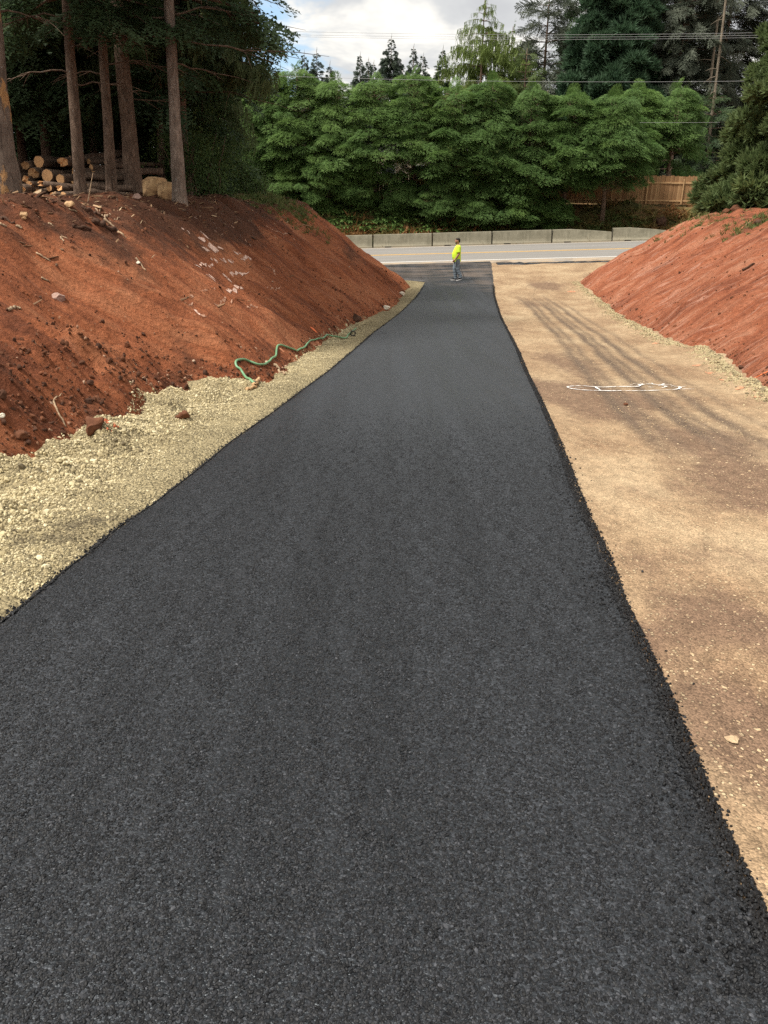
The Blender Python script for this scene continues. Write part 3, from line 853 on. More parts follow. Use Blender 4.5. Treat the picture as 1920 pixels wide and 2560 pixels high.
# black lip where the old road was cut, right of the driveway mouth
x = np.arange(5.9, 16, .12); k0 = len(x)
yl = 42.0 - .035 * x + .12 * fbm(x * 1.8, 0 * x, 0, 121, 3); wd = np.where(x < 7.3, .75, .22) * (1 + .3 * fbm(x * 2.5, 0 * x, 0, 122, 3))
prof = [(-.08, -.02), (.02, .05), (.85, .055), (1.0, -.02)]
V = np.concatenate([np.stack([x, yl + p * wd, zb(x, yl) + h + .012 * fbm(x * 7, p + 0 * x, 0, 123, 2)], -1) for p, h in prof])
a = np.arange(k0 - 1)
Q = np.concatenate([np.stack([r * k0 + a, r * k0 + a + 1, (r + 1) * k0 + a + 1, (r + 1) * k0 + a], -1) for r in range(3)])
tag(mesh('asphalt_lip', V, Q, MAT['asphalt'], smooth=True, attrs={'dust': np.zeros(len(V))}), 'thin black asphalt lip at the far end of the gravel lane', kind='structure')

# ------------------------------------------------------------------ vegetation: small shapes


def merge(parts):
    V, F, T, k = [], [], [], 0
    for v, f, t in parts:
        V.append(v); F.append(np.asarray(f) + k); T.append(t); k += len(v)
    return np.concatenate(V), np.concatenate(F), np.concatenate(T)


def basis(d, up=(0, 0, 1)):
    d = d / (np.linalg.norm(d) + 1e-9); s = np.cross(up, d)
    if np.linalg.norm(s) < 1e-3: s = np.cross((1, 0, 0), d)
    s /= np.linalg.norm(s); return d, s, np.cross(d, s)


def frond(o, d, L, wid, n, droop, g, tip0=.2):
    """a flat spray: leaflets in pairs along a drooping axis, four-cornered"""
    d, s, u = basis(np.asarray(d, float)); V, F, T = [], [], []
    roll = g.uniform(-.5, .5); s2 = s * math.cos(roll) + u * math.sin(roll)
    for i in range(n):
        t = (i + .6) / n; p = o + d * L * t - np.array([0, 0, 1]) * droop * L * t * t
        for sg in (-1, 1):
            ll = wid * (1 - .75 * t) * g.uniform(.75, 1.2) + .03 * L
            q = (s2 * sg * .8 + d * .62); q /= np.linalg.norm(q)
            e = p + q * ll - np.array([0, 0, 1]) * ll * g.uniform(.1, .45)
            m1, m2 = p + (e - p) * .45 + d * ll * .17, p + (e - p) * .45 - d * ll * .15
            k = len(V); V += [p, m2, e, m1]; F.append([k, k + 1, k + 2, k + 3])
            T += [tip0 + .5 * t, tip0 + .5 * t, min(1, tip0 + .8 * t + .2), tip0 + .5 * t]
    k = len(V); e = o + d * L * 1.08 - np.array([0, 0, 1]) * droop * L * 1.16; p = o + d * L * .8 - np.array([0, 0, 1]) * droop * L * .64
    V += [p, (p + e) / 2 - s2 * .05 * L, e, (p + e) / 2 + s2 * .05 * L]; F.append([k, k + 1, k + 2, k + 3]); T += [.7, .9, 1, .9]
    return np.array(V), np.array(F), np.array(T)


def clump_shelf(seed, n=150):
    """a domed shelf of sprays that hang over at the rim; local +X points away from the trunk"""
    g = np.random.default_rng(seed); out = []
    for k in range(n):
        a = g.uniform(-2.2, 2.2); r = g.uniform(.05, 1) ** .6
        o = np.array([math.cos(a) * r * .75, math.sin(a) * r * .8, .34 * (1 - r * r) + g.uniform(-.12, .06)])
        d = np.array([math.cos(a) * (.5 + r) + .35, math.sin(a) * (.5 + r), .28 - .5 * r + g.uniform(-.25, .25)])
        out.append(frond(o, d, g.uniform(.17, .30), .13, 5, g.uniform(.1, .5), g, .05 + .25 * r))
    return merge(out)


def twig(o, d, L, nl, n, droop, g, tip0=0.1):
    """a twig with a row of needles each side (three-cornered)"""
    d, s, u = basis(np.asarray(d, float)); V, F, T = [], [], []
    for i in range(n):
        t = (i + .5) / n; p = o + d * L * t - np.array([0, 0, 1]) * droop * L * t * t
        for sg in (-1, 1):
            q = s * sg * g.uniform(.5, 1) + d * .7 + u * g.uniform(-.5, .6)
            e = p + q / np.linalg.norm(q) * nl * g.uniform(.7, 1.2); w = d * L / n * .55
            k = len(V); V += [p - w, p + w, e]; F.append([k, k + 1, k + 2]); T += [tip0 + .4 * t, tip0 + .4 * t, tip0 + .8 * t]
    return np.array(V), np.array(F), np.array(np.clip(T, 0, 1))


def clump_fir(seed, nt=15, n=6, nl=.07, droop=.25):
    """a flat bough: side twigs along a main twig of unit length"""
    g = np.random.default_rng(seed); out = [twig(np.zeros(3), (1, 0, .05), 1.0, nl, 12, droop, g, .1)]
    for k in range(nt):
        t = .08 + .86 * k / nt; sg = -1 if k % 2 else 1
        o = np.array([t, 0, .05 * t - droop * t * t]); L = .55 * (1 - t) + .14
        out.append(twig(o, (.75, sg * g.uniform(.6, 1), g.uniform(-.3, .12)), L * g.uniform(.8, 1.2), nl, n, g.uniform(.1, .5), g, .15 + .3 * t))
    return merge(out)


def clump_hang(seed, ns=22, n=9, nl=.05):
    """a bough with long strands that hang straight down"""
    g = np.random.default_rng(seed); out = [twig(np.zeros(3), (1, 0, .1), 1.0, nl, 10, .25, g, .1)]
    for k in range(ns):
        t = g.uniform(.1, 1); o = np.array([t, g.uniform(-.12, .12), .1 * t - .25 * t * t])
        out.append(twig(o, (g.uniform(-.1, .45), g.uniform(-.35, .35), -1), g.uniform(.2, .62), nl, n, 0, g, .25))
    return merge(out)


def clump_puff(seed, n=42, k=7, L=.42):
    """a rounded mass of upturned needle tufts"""
    g = np.random.default_rng(seed); V, F, T = [], [], []
    for _ in range(n):
        d = g.normal(size=3); d[2] = abs(d[2]) * .8 + .1; d[0] += .3; d /= np.linalg.norm(d); o = d * g.uniform(.35, .75) * np.array([1, .85, .75])
        for _ in range(k):
            q = d + g.normal(size=3) * .5 + np.array([0, 0, .25]); q /= np.linalg.norm(q); e = o + q * L * g.uniform(.6, 1.1)
            s = np.cross(q, g.normal(size=3)); s /= np.linalg.norm(s) + 1e-9; m = len(V)
            V += [o - s * .042, o + s * .042, e]; F.append([m, m + 1, m + 2]); T += [.1, .1, .9]
    return np.array(V), np.array(F), np.array(T)


def clump_broad(seed, n=60, L=.17):
    g = np.random.default_rng(seed); V, F, T = [], [], []
    for _ in range(n):
        o = g.normal(size=3) * np.array([.4, .4, .3]); d, s, u = basis(g.normal(size=3) + np.array([0, 0, -.3])); l = L * g.uniform(.6, 1.2); m = len(V)
        V += [o, o + d * l * .5 - s * l * .33, o + d * l, o + d * l * .5 + s * l * .33]; F.append([m, m + 1, m + 2, m + 3]); T += [.2, .4, .6, .4]
    return np.array(V), np.array(F), np.array(T)


def clump_blade(seed, n=14, L=1.0, wid=.05, lean=.5):
    g = np.random.default_rng(seed); V, F, T = [], [], []
    for _ in range(n):
        o = np.array([g.normal() * .25, g.normal() * .25, 0]); q = np.array([g.normal() * lean, g.normal() * lean, 1]); q /= np.linalg.norm(q)
        l = L * g.uniform(.4, 1); s = np.cross(q, (g.normal(), g.normal(), 0)); s /= np.linalg.norm(s) + 1e-9; m = len(V)
        md = o + q * l * .6; e = o + q * l + np.array([q[0], q[1], -.3]) * l * .25
        V += [o - s * wid, o + s * wid, md + s * wid * .7, md - s * wid * .7, e]; F += [[m, m + 1, m + 2], [m, m + 2, m + 3], [m + 3, m + 2, m + 4]]; T += [0, 0, .5, .5, 1]
    return np.array(V), np.array(F), np.array(T)


P_SHELF = [clump_shelf(k) for k in (1, 2, 3)]
P_FIR = [clump_fir(k) for k in (4, 5, 6)]
P_FARFIR = [clump_fir(k, 13, 4, .19, .2) for k in (7, 8, 9)]
P_HANG = [clump_hang(k) for k in (10, 11, 12)]
P_PUFF = [clump_puff(k) for k in (13, 14, 15)]
P_PINE = [clump_puff(k, 85, 10, .32) for k in (16, 17, 18)]
P_BROAD = [clump_broad(k) for k in (19, 20, 21)]
P_BLADE = [clump_blade(k) for k in (22, 23, 24)]
P_FERN = [merge([frond(np.zeros(3), (math.cos(a), math.sin(a), .9), .9, .20, 9, .55, np.random.default_rng(int(a * 10) + q), .2) for a in np.linspace(0, 6.0, 9)]) for q in (1, 2, 3)]


def trunk_mesh(base, top, r0, r1, flare=.35, n=10, m=14, wob=.02, seed=0):
    t = np.linspace(0, 1, m) ** 1.3
    P = base + (top - base) * t[:, None]; L = np.linalg.norm(top - base)
    P[:, 0] += wob * L * .12 * vnoise(t * 3, 0 * t, seed, seed) * (t > 0); P[:, 1] += wob * L * .12 * vnoise(t * 3, 5 + 0 * t, seed, seed) * (t > 0)
    r = r0 + (r1 - r0) * t; r = r * (1 + flare * np.exp(-t * L / .35)); P[0, 2] -= .35
    return tube(P, r, n, True, .10, seed), P, r


def conifer(name, label, group, base, H, R0, mat, protos, cs=1.0, z0=.12, nb=5, dz=.55, r0=.2, bark='bark', prof=1.0, droop=.15, sub=3, top=None, trunkname='trunk', limb=True, seed=0, cat='tree', squash=1.0, inner=.3, dens=1.0, roll=.4):
    """trunk with whorls of limbs (one part) and a crown of boughs (one part)"""
    g = np.random.default_rng(seed + 1000); base = np.asarray(base, float)
    t = empty(name, base, label, cat, group)
    topv = base + np.array([0, 0, H]) if top is None else np.asarray(top, float)
    mb = MB(); (tv, tq, tt), P, rr = trunk_mesh(base, topv, r0, .02, .3, 9, 12, .01, seed); mb.add(tv, tq, tt)
    pos, rot, scl = [], [], []; z = z0 * H
    while z < H * .985:
        f = z / H; c = base + (topv - base) * f
        env = (1 - (f - z0) / (1 - z0)) ** prof
        L0 = max(R0 * env, .18 * cs)
        for b in range(max(3, int(round(nb * (.6 + .4 * env))))):
            az = g.uniform(0, 2 * math.pi); L = L0 * g.uniform(.72, 1.12); up = g.uniform(-.06, .12) + .35 * f * f
            d = np.array([math.cos(az), math.sin(az), 0])
            def at(s): return c + d * L * s + np.array([0, 0, 1]) * (up * L * s - droop * L * s * s)
            if limb: mb.tube([c, at(.5), at(.95)], [.035 * r0 * 6 * .5 + .006, .02, .006], 3, False)
            ns = max(1, int(sub * L / max(cs, .2) * dens))
            for q in range(ns):
                s = inner + (1 - inner) * (q + g.uniform(0, 1)) / ns
                pos.append(at(s) + g.normal(size=3) * .04 * L)
                rot.append((g.uniform(-roll, roll), droop * 1.6 * s - up + g.uniform(-.2, .25), az + g.uniform(-.7, .7)))
                k = cs * g.uniform(.7, 1.25) * (.75 + .35 * env) * (.3 + .7 * min(1, env / .32)); scl.append((k, k, k * squash))
        z += dz * g.uniform(.75, 1.25) * (.6 + .5 * env)
    pos.append(topv - np.array([0, 0, .45 * cs])); rot.append((0, -1.5, 0)); scl.append((cs * .9, cs * .25, cs * .25))
    mb.build(trunkname, MAT[bark], t, True, base)
    scatter('crown', protos, pos, np.array(rot), np.array(scl), MAT[mat], t, tint=np.clip(g.normal(.5, .22, len(pos)), 0, 1), origin=base)
    return t


def hedge_tree(label, base, H, Rr, seed, z0=1.3, ncl=70, size=.95, mat='leaf_hedge', name='hedge_conifer', group='conifers of the tall hedge', tall=0.0):
    g = np.random.default_rng(seed); base = np.asarray(base, float)
    t = empty(name, base, label, 'tree', group)
    mb = MB(); (tv, tq, tt), P, rr = trunk_mesh(base, base + np.array([g.normal() * .15, g.normal() * .15, H * .96]), .16, .03, .3, 8, 10, .02, seed); mb.add(tv, tq, tt)
    tofs = g.normal(0, .13) + (.15 if base[0] < -4 else 0); pos, rot, scl, tin = [], [], [], []
    for k in range(ncl):
        f = (k + g.uniform(0, 1)) / ncl; z = z0 + (H - .35 - z0) * f ** .9
        az = g.uniform(0, 2 * math.pi) if g.random() < .45 else g.normal(-math.pi / 2, .9)
        fr = (z - z0) / (H - z0); env = Rr * (.62 + .55 * min(fr / .25, 1) - .75 * max(0, fr - .35) / .65) * g.uniform(.85, 1.15)
        r = env * (1 - .55 * g.random() ** 1.8)
        c = base + np.array([0, 0, z - .25 * env]); p = base + np.array([math.cos(az) * r, math.sin(az) * r, z])
        mb.tube([c, (c + p) / 2 + np.array([0, 0, .1]), p], [.035, .025, .008], 3, False)
        s = size * g.uniform(.65, 1.2) * (1 - .35 * fr)
        if np.hypot(*(p - at_y(1020, 420, p[1]))[[0, 2]]) < .62: continue
        pos.append(p); rot.append((g.uniform(-.25, .25), g.uniform(-.1, .45), az + g.uniform(-.4, .4))); scl.append((s, s, s * .9)); tin.append(np.clip(g.normal(.26 + .5 * fr + tofs, .24), 0, 1))  # tint climbs with height, painting sunlit crown tops into the leaves
    for q in range(4):   # leaders that stand out of the top
        a = g.uniform(0, 6.28); p = base + np.array([math.cos(a) * .5 * q / 3, math.sin(a) * .5 * q / 3, H - .2 * q])
        pos.append(p); rot.append((0, -1.2, a)); scl.append((size * .55, size * .4, size * .4)); tin.append(.8)
    mb.build('trunk', MAT['bark'], t, True, base)
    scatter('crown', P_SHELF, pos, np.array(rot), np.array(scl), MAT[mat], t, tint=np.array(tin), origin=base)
    return t


def fence_y(x): return 64.2 - .205 * (x + 12)


# tall hedge of conifers in front of the wooden fence
HX = [-13.6, -11.0, -8.3, -5.9, -3.3, -.6, 2.0, 4.7, 7.2, 9.8, 12.4, 15.0, 17.6, 20.2]
HN = ['far left end of the tall hedge, behind the shaded woods', 'left part of the tall hedge beside the shaded woods', 'hedge conifer with bright lumpy shelves above the left bank crest',
      'broad hedge conifer above the right end of the left bank', 'hedge conifer reaching down to the ferns, beside the dark fence gap', 'hedge conifer behind the leftmost visible barrier joint',
      'hedge conifer just left of the hole showing the pale house', 'hedge conifer behind the worker, right of the pale house hole', 'dense hedge conifer over the second barrier segment right of the worker',
      'hedge conifer with low skirts behind the slim stake', 'hedge conifer left of the first bare trunk before the fence', 'hedge conifer hanging over the dark part of the fence',
      'hedge conifer leaning over the sunlit fence boards from behind', 'thin light green hedge conifer at the right end of the hedge']
HH = [7.6, 7.6, 7.7, 7.5, 7.0, 7.3, 7.3, 7.4, 7.2, 7.3, 7.3, 7.2, 7.0, 6.6]
HZ = [.6, .7, .9, 1.5, .6, 1.5, 1.9, 1.7, 1.2, .5, 1.9, 2.2, 2.5, 3.4]
for k, hx in enumerate(HX):
    y = fence_y(hx) + (2.6 if k >= 12 else -2.4) + rnd.uniform(-.5, .3); b = np.array([hx, y, float(far_ground(np.array(hx), np.array(y)))])
    lab = HN[k] if 'conifer' in HN[k] else 'hedge conifer at the ' + HN[k]
    hedge_tree(lab, b, HH[k] + .75 + rnd.uniform(-.35, .35), 2.2 if k < 13 else 1.6, 200 + k, HZ[k], 165 if k < 13 else 70, 1.2)
# lower young conifers that fill the hedge's foot
for k, (hx, dy, H, Rr, z0, lab) in enumerate([(-6.6, -4.0, 3.1, 1.3, .1, 'low bushy conifer beside the dark fence gap'), (-4.4, -4.2, 3.9, 1.5, .1, 'young conifer at the hedge foot rising above the ferns'), (6.2, -3.4, 2.2, 1.5, .1, 'low conifer skirt at the hedge foot behind the worker'), (9.2, -3.2, 2.6, 1.6, .1, 'low conifer at the hedge foot left of the slim stake'), (-2.0, -3.4, 2.7, 1.6, .1, 'low conifer above the middle of the fern bank'), (1.2, -3.2, 2.2, 1.4, .1, 'low conifer under the pale house hole'), (3.9, -3.4, 2.9, 1.5, .1, 'low conifer directly above the worker'), (11.6, -2.8, 1.9, 1.1, .1, 'small conifer right of the slim stake'), (-9.5, -3.6, 3.0, 1.6, .1, 'low conifer beyond the crest of the left bank')]):
    y = fence_y(hx) + dy; b = np.array([hx, y, float(far_ground(np.array(hx), np.array(y)))])
    hedge_tree(lab, b, H, Rr, 260 + k, z0, 90, .85, name='young_conifer', group='young conifers at the hedge foot')

# far conifers over the hedge: (photo pixel of the tip, distance, radius)
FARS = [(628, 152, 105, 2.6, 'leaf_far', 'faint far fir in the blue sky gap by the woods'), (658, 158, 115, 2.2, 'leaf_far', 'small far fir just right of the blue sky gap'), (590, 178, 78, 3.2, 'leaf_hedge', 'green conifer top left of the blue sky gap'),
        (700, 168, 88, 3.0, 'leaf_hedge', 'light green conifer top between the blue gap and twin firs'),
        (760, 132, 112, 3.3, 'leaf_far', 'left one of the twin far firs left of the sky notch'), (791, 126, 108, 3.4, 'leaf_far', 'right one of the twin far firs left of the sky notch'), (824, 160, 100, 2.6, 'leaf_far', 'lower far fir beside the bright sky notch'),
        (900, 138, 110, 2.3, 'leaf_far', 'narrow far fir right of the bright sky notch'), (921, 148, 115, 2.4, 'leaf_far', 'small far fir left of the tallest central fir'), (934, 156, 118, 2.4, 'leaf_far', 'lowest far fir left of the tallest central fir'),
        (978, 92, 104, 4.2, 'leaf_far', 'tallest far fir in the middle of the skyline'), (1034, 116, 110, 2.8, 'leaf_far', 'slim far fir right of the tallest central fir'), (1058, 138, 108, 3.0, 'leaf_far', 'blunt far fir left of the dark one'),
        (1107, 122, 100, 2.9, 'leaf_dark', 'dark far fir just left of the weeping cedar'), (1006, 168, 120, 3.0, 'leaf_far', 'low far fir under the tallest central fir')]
for k, (px, py, yd, rr, mt, lab) in enumerate(FARS):
    tip = at_y(px, py, yd); zb0 = float(far_ground(np.array(tip[0]), np.array(yd)))
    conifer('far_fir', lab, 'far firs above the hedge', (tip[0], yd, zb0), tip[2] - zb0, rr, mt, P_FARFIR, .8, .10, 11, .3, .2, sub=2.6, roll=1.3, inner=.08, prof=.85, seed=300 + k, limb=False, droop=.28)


def big(name, lab, px, py, yd, rr, mat, protos, H=None, **kw):
    tip = at_y(px, py, yd); zb0 = float(far_ground(np.array(tip[0]), np.array(yd)))
    return conifer(name, lab, kw.pop('group', 'large trees behind the hedge'), (tip[0], yd, zb0), (tip[2] - zb0) if H is None else H, rr, mat, protos, **kw)


big('weeping_cedar', 'yellow green weeping cedar with hooked tip above the hedge', 1212, -4, 72, 6.3, 'leaf_lime', P_HANG, cs=1.65, z0=.1, nb=8, dz=.6, r0=.25, sub=3.2, prof=.8, droop=.32, seed=401, inner=.15)
big('weeping_cedar', 'smaller yellow green weeping cedar right beside the taller one', 1283, 66, 74, 3.6, 'leaf_lime', P_HANG, cs=1.2, z0=.1, nb=8, dz=.6, r0=.2, sub=3.0, prof=.8, droop=.32, seed=402, inner=.15)
big('open_fir', 'ragged dark open fir right of the weeping cedars', 1378, -60, 78, 4.8, 'leaf_grey', P_FIR, roll=1.0, cs=1.6, z0=.1, nb=7, dz=.7, r0=.28, sub=3.6, prof=.6, droop=.3, seed=403)
big('open_fir', 'dark fir behind the dense blue green redwood', 1492, -120, 84, 4.2, 'leaf_dark', P_FIR, roll=1.0, cs=1.6, z0=.1, nb=8, dz=.6, r0=.28, sub=3.8, prof=.6, droop=.25, seed=404)
big('dense_redwood', 'dense blue green cone shaped redwood above the hedge', 1572, -170, 69, 4.6, 'leaf_blue', P_PUFF, cs=1.25, z0=.06, nb=10, dz=.6, r0=.35, sub=3.4, prof=.55, droop=.05, seed=405, inner=.35)
big('open_fir', 'tall green fir right of the redwood', 1680, -200, 86, 4.2, 'leaf_pine', P_FIR, roll=1.0, cs=1.6, z0=.1, nb=9, dz=.6, r0=.28, sub=3.8, prof=.6, droop=.25, seed=406)
big('grey_spruce', 'grey green spruce with drooping boughs behind the pale bare trunk', 1752, -260, 70, 4.8, 'leaf_grey', P_FIR, roll=.8, cs=1.25, z0=.1, nb=9, dz=.55, r0=.3, sub=3.8, prof=.5, droop=.38, seed=407)
big('grey_spruce', 'grey green spruce half hidden by the right pine', 1868, -240, 74, 4.8, 'leaf_grey', P_FIR, cs=1.3, z0=.1, nb=9, dz=.55, r0=.3, sub=3.8, prof=.5, droop=.38, seed=408)
big('green_fir', 'mid green conifer between the weeping cedars and the open fir', 1318, 120, 70, 3.0, 'leaf_pine', P_FIR, roll=1.0, cs=1.2, z0=.1, nb=9, dz=.55, r0=.2, sub=3.6, prof=.7, droop=.25, seed=409)
big('green_fir', 'dark conifer filling the gap over the sunlit fence', 1700, 250, 63, 3.4, 'leaf_hedge', P_HANG, cs=1.0, z0=.05, nb=6, dz=.6, r0=.2, sub=2.4, prof=.4, droop=.3, seed=410, group='trees just behind the fence')
big('green_fir', 'dark conifer behind the fence at its right end', 1790, 235, 66, 3.6, 'leaf_dark', P_FIR, roll=1.0, cs=1.2, z0=.05, nb=7, dz=.6, r0=.2, sub=2.6, prof=.4, droop=.3, seed=411, group='trees just behind the fence')
# dark conifers that close the view behind the fence
for k, (px, yd) in enumerate([(560, 74), (660, 76), (770, 73), (880, 80), (1060, 78), (1150, 74), (1260, 77), (1370, 73), (1480, 76), (1590, 74)]):
    big('background_conifer', 'dark conifer standing in the shade behind the wooden fence', px, 225, yd, 3.3, 'leaf_dark', P_FIR, cs=1.5, z0=.05, nb=9, dz=.6, r0=.2, sub=3.4, prof=.45, droop=.25, seed=420 + k, group='dark conifers behind the fence')

# bare pale trunks at the right
for nm, lab, (bx, by), (tx, ty), yd, r0 in [('bare_trunk', 'pale bare tree trunk leaning right behind the wires', (1784, 250), (1822, -60), 66, .13), ('bare_trunk', 'greyer bare trunk just left of the pale leaning one', (1772, 240), (1796, 40), 67.5, .15)]:
    b, tp = at_y(bx, by, yd), at_y(tx, ty, yd); b2 = b + (b - tp) * .9; b2[2] = float(far_ground(np.array(b2[0]), np.array(yd)))
    t = empty(nm, b2, lab, 'tree trunk', 'bare trunks behind the hedge'); (v, q, f), P, rr = trunk_mesh(b2, tp, r0 * .9, r0 * .55, .2, 10, 16, .01, 77)
    MB().add(v, q, f).build('trunk', MAT['bark_dead'], t, True, b2)
    for s in range(9):
        k = rnd.uniform(.5, .98); c = b2 + (tp - b2) * k; a = rnd.uniform(0, 6.28); L = rnd.uniform(.6, 1.6); d = np.array([math.cos(a), math.sin(a) * .6, rnd.uniform(-.5, .1)])
        MB().tube([c, c + d * L * .5, c + d * L + np.array([0, 0, -.2])], [.035, .02, .006], 4).build('dead_branch', MAT['bark_dead'], t, True, b2)

# big pine on top of the right bank
pb = np.array([20.75, 36.0, 0]); pb[2] = float(HR(pb[0:1], pb[1:2])[0]) - .05
conifer('bank_pine', 'big bushy olive green pine on top of the right bank', None, pb, 15.8, 6.0, 'leaf_pine', P_PINE, cs=1.0, z0=.02, nb=16, dz=.34, r0=.3, sub=4.2, prof=.85, droop=.05, seed=450, inner=.35)
mb = MB()
for k in range(34):
    a = rnd.gauss(-1.9, .8); L = rnd.uniform(2.5, 5.2); z = rnd.uniform(.3, 4.5); d = np.array([math.cos(a), math.sin(a), rnd.uniform(-.25, .1)]); c = pb + np.array([0, 0, z])
    mb.tube([c, c + d * L * .5 + np.array([0, 0, .15]), c + d * L, c + d * (L + .6) + np.array([rnd.uniform(-.3, .3), 0, -.25])], [.03, .02, .012, .004], 4, False)
mb.build('dead_branch', MAT['bark_dead'], bpy.data.objects['bank_pine'], True, pb)['kind'] = 'stuff'

# ------------------------------------------------------------------ shaded woods on the left bank


def wood_tree(name, label, group, bpx, tpx, yd, r0, bark, H=12.5, crown_z=4.2, Rr=3.4, mat='leaf_dark', protos=None, cs=1.1, dead=(), seed=0, nb=5, dz=.8, droop=.3, side=None, sub=2.2):
    """a tall trunk set between two sighted points, dead limbs below, crown above"""
    protos = protos or P_FIR; g = np.random.default_rng(seed)
    b = at_y(*bpx, yd); tp = at_y(*tpx, yd); b[2] = float(HL(b[0:1], b[1:2])[0]) - .02
    dirv = (tp - b) / (tp[2] - b[2]); top = b + dirv * H
    t = empty(name, b, label, 'tree', group)
    (v, q, f), P, rr = trunk_mesh(b, top, r0, r0 * .25, .45, 14, 26, .015, seed)
    MB().add(v, q, f).build('trunk', MAT[bark], t, True, b)
    for (z, az, L, bend) in dead:
        c = b + dirv * z; d = np.array([math.cos(az), math.sin(az), 0]); P = [c]
        for s in np.linspace(.15, 1, 7): P.append(c + d * L * s + np.array([g.normal() * .03, g.normal() * .03, bend * L * s * (1 - .9 * s) - .12 * L * s * s + g.normal() * .025]))
        mb = MB().tube(P, np.linspace(.023, .005, 8), 6)
        for s in range(6):
            k = g.integers(2, 7); d2 = d + np.array([g.normal() * .7, g.normal() * .7, g.uniform(-.9, .2)]); l2 = L * g.uniform(.1, .28)
            mb.tube([P[k], P[k] + d2 * l2 * .5, P[k] + d2 * l2 + np.array([0, 0, -.05])], [.012, .008, .003], 4, False)
        mb.build('branch', MAT['bark'], t, True, b)
    pos, rot, scl, limbs = [], [], [], MB(); z = crown_z
    while z < H:
        fz = (z - crown_z) / (H - crown_z); c = b + dirv * z; L0 = Rr * (1 - .8 * fz)
        for k in range(nb):
            az = g.uniform(0, 6.28) if side is None or g.random() < .4 else g.normal(side, .6)
            L = L0 * g.uniform(.65, 1.15); d = np.array([math.cos(az), math.sin(az), 0])
            def at(s): return c + d * L * s + np.array([0, 0, 1]) * (.12 * L * s - droop * L * s * s)
            limbs.add(*tube([c, at(.35), at(.7), at(1)], [.035, .025, .015, .005], 4, False)[:2])
            ns = max(2, int(sub * L / cs))
            for q in range(ns):
                s = .22 + .8 * (q + g.random()) / ns; kz = cs * g.uniform(.75, 1.25)
                pos.append(at(s)); rot.append((g.uniform(-.4, .4), droop * 1.5 * s + g.uniform(-.25, .3), az + g.uniform(-.8, .8))); scl.append((kz, kz, kz))
        z += dz * g.uniform(.8, 1.2) * (1 + .8 * fz)
    limbs.build('limb', MAT['bark'], t, True, b)['kind'] = 'stuff'
    scatter('crown', protos, pos, np.array(rot), np.array(scl), MAT[mat], t, tint=np.clip(g.normal(.45, .22, len(pos)), 0, 1), origin=b)
    return t


WG = 'tall conifers at the front of the shaded woods'
pi = math.pi
wood_tree('tall_conifer', 'thick scarred trunk with orange patches at the left edge', WG, (12, 484), (-34, 0), 17.0, .26, 'bark_scar', 12.5, 5.0, 3.2, seed=501, dead=[(3.2, .3, 1.2, .2), (2.6, -1.2, 1.0, .1)])
wood_tree('tall_conifer', 'slim straight trunk rising in front of the cut logs', WG, (203, 499), (166, 0), 20.5, .135, 'bark', 12.5, 4.3, 3.4, seed=502, dead=[(3.45, .15, 1.9, .25), (2.75, 3.4, 1.5, .15), (2.55, .2, 1.5, .2), (3.9, 2.9, 1.9, .2), (3.3, -.8, 1.1, .1)])
wood_tree('tall_conifer', 'dark speckled trunk standing right of the log pile', WG, (283, 499), (250, 0), 22.0, .135, 'bark', 12.5, 4.2, 3.2, seed=503, dead=[(3.2, .1, 1.6, .25), (3.0, 3.0, 1.4, .2), (4.2, 2.6, 2.2, .2)])
wood_tree('tall_conifer', 'broad reddish trunk in shade behind the pale stump', WG, (338, 494), (296, 60), 24.0, .235, 'bark', 12.5, 4.6, 3.6, seed=504, dead=[(3.4, .3, 2.0, .1), (2.6, .4, 1.6, 0)])
wood_tree('tall_conifer', 'pale lit trunk right of the stump, with long reaching branches', WG, (447, 497), (419, 0), 20.5, .155, 'bark_pale', 12.5, 4.4, 2.3, seed=505, dead=[(3.55, -.15, 3.1, -.10), (4.05, .1, 2.2, .25), (3.6, 2.9, 1.8, .2), (4.0, 3.0, 2.6, .1), (4.6, 2.8, 2.4, .2), (3.1, .5, 1.4, -.2), (4.5, .1, 2.6, .2)])
# the spruce whose boughs hang in front of the sky
wood_tree('hanging_spruce', 'tall spruce with long hanging boughs against the sky', None, (455, 440), (440, 0), 27.0, .22, 'bark', 12.5, 3.9, 2.3, 'leaf_drop', P_HANG, .9, seed=506, nb=9, dz=.5, side=-.1, droop=.22, sub=3.0, dead=[(3.0, -.3, 3.0, .05)])
wood_tree('hanging_spruce', 'lower hanging spruce with yellow green strands beside the hedge', None, (492, 470), (484, 80), 33.0, .15, 'bark', 6.0, 2.9, 1.9, 'leaf_drop', P_HANG, 1.0, seed=507, nb=9, dz=.45, droop=.25, sub=3.2)
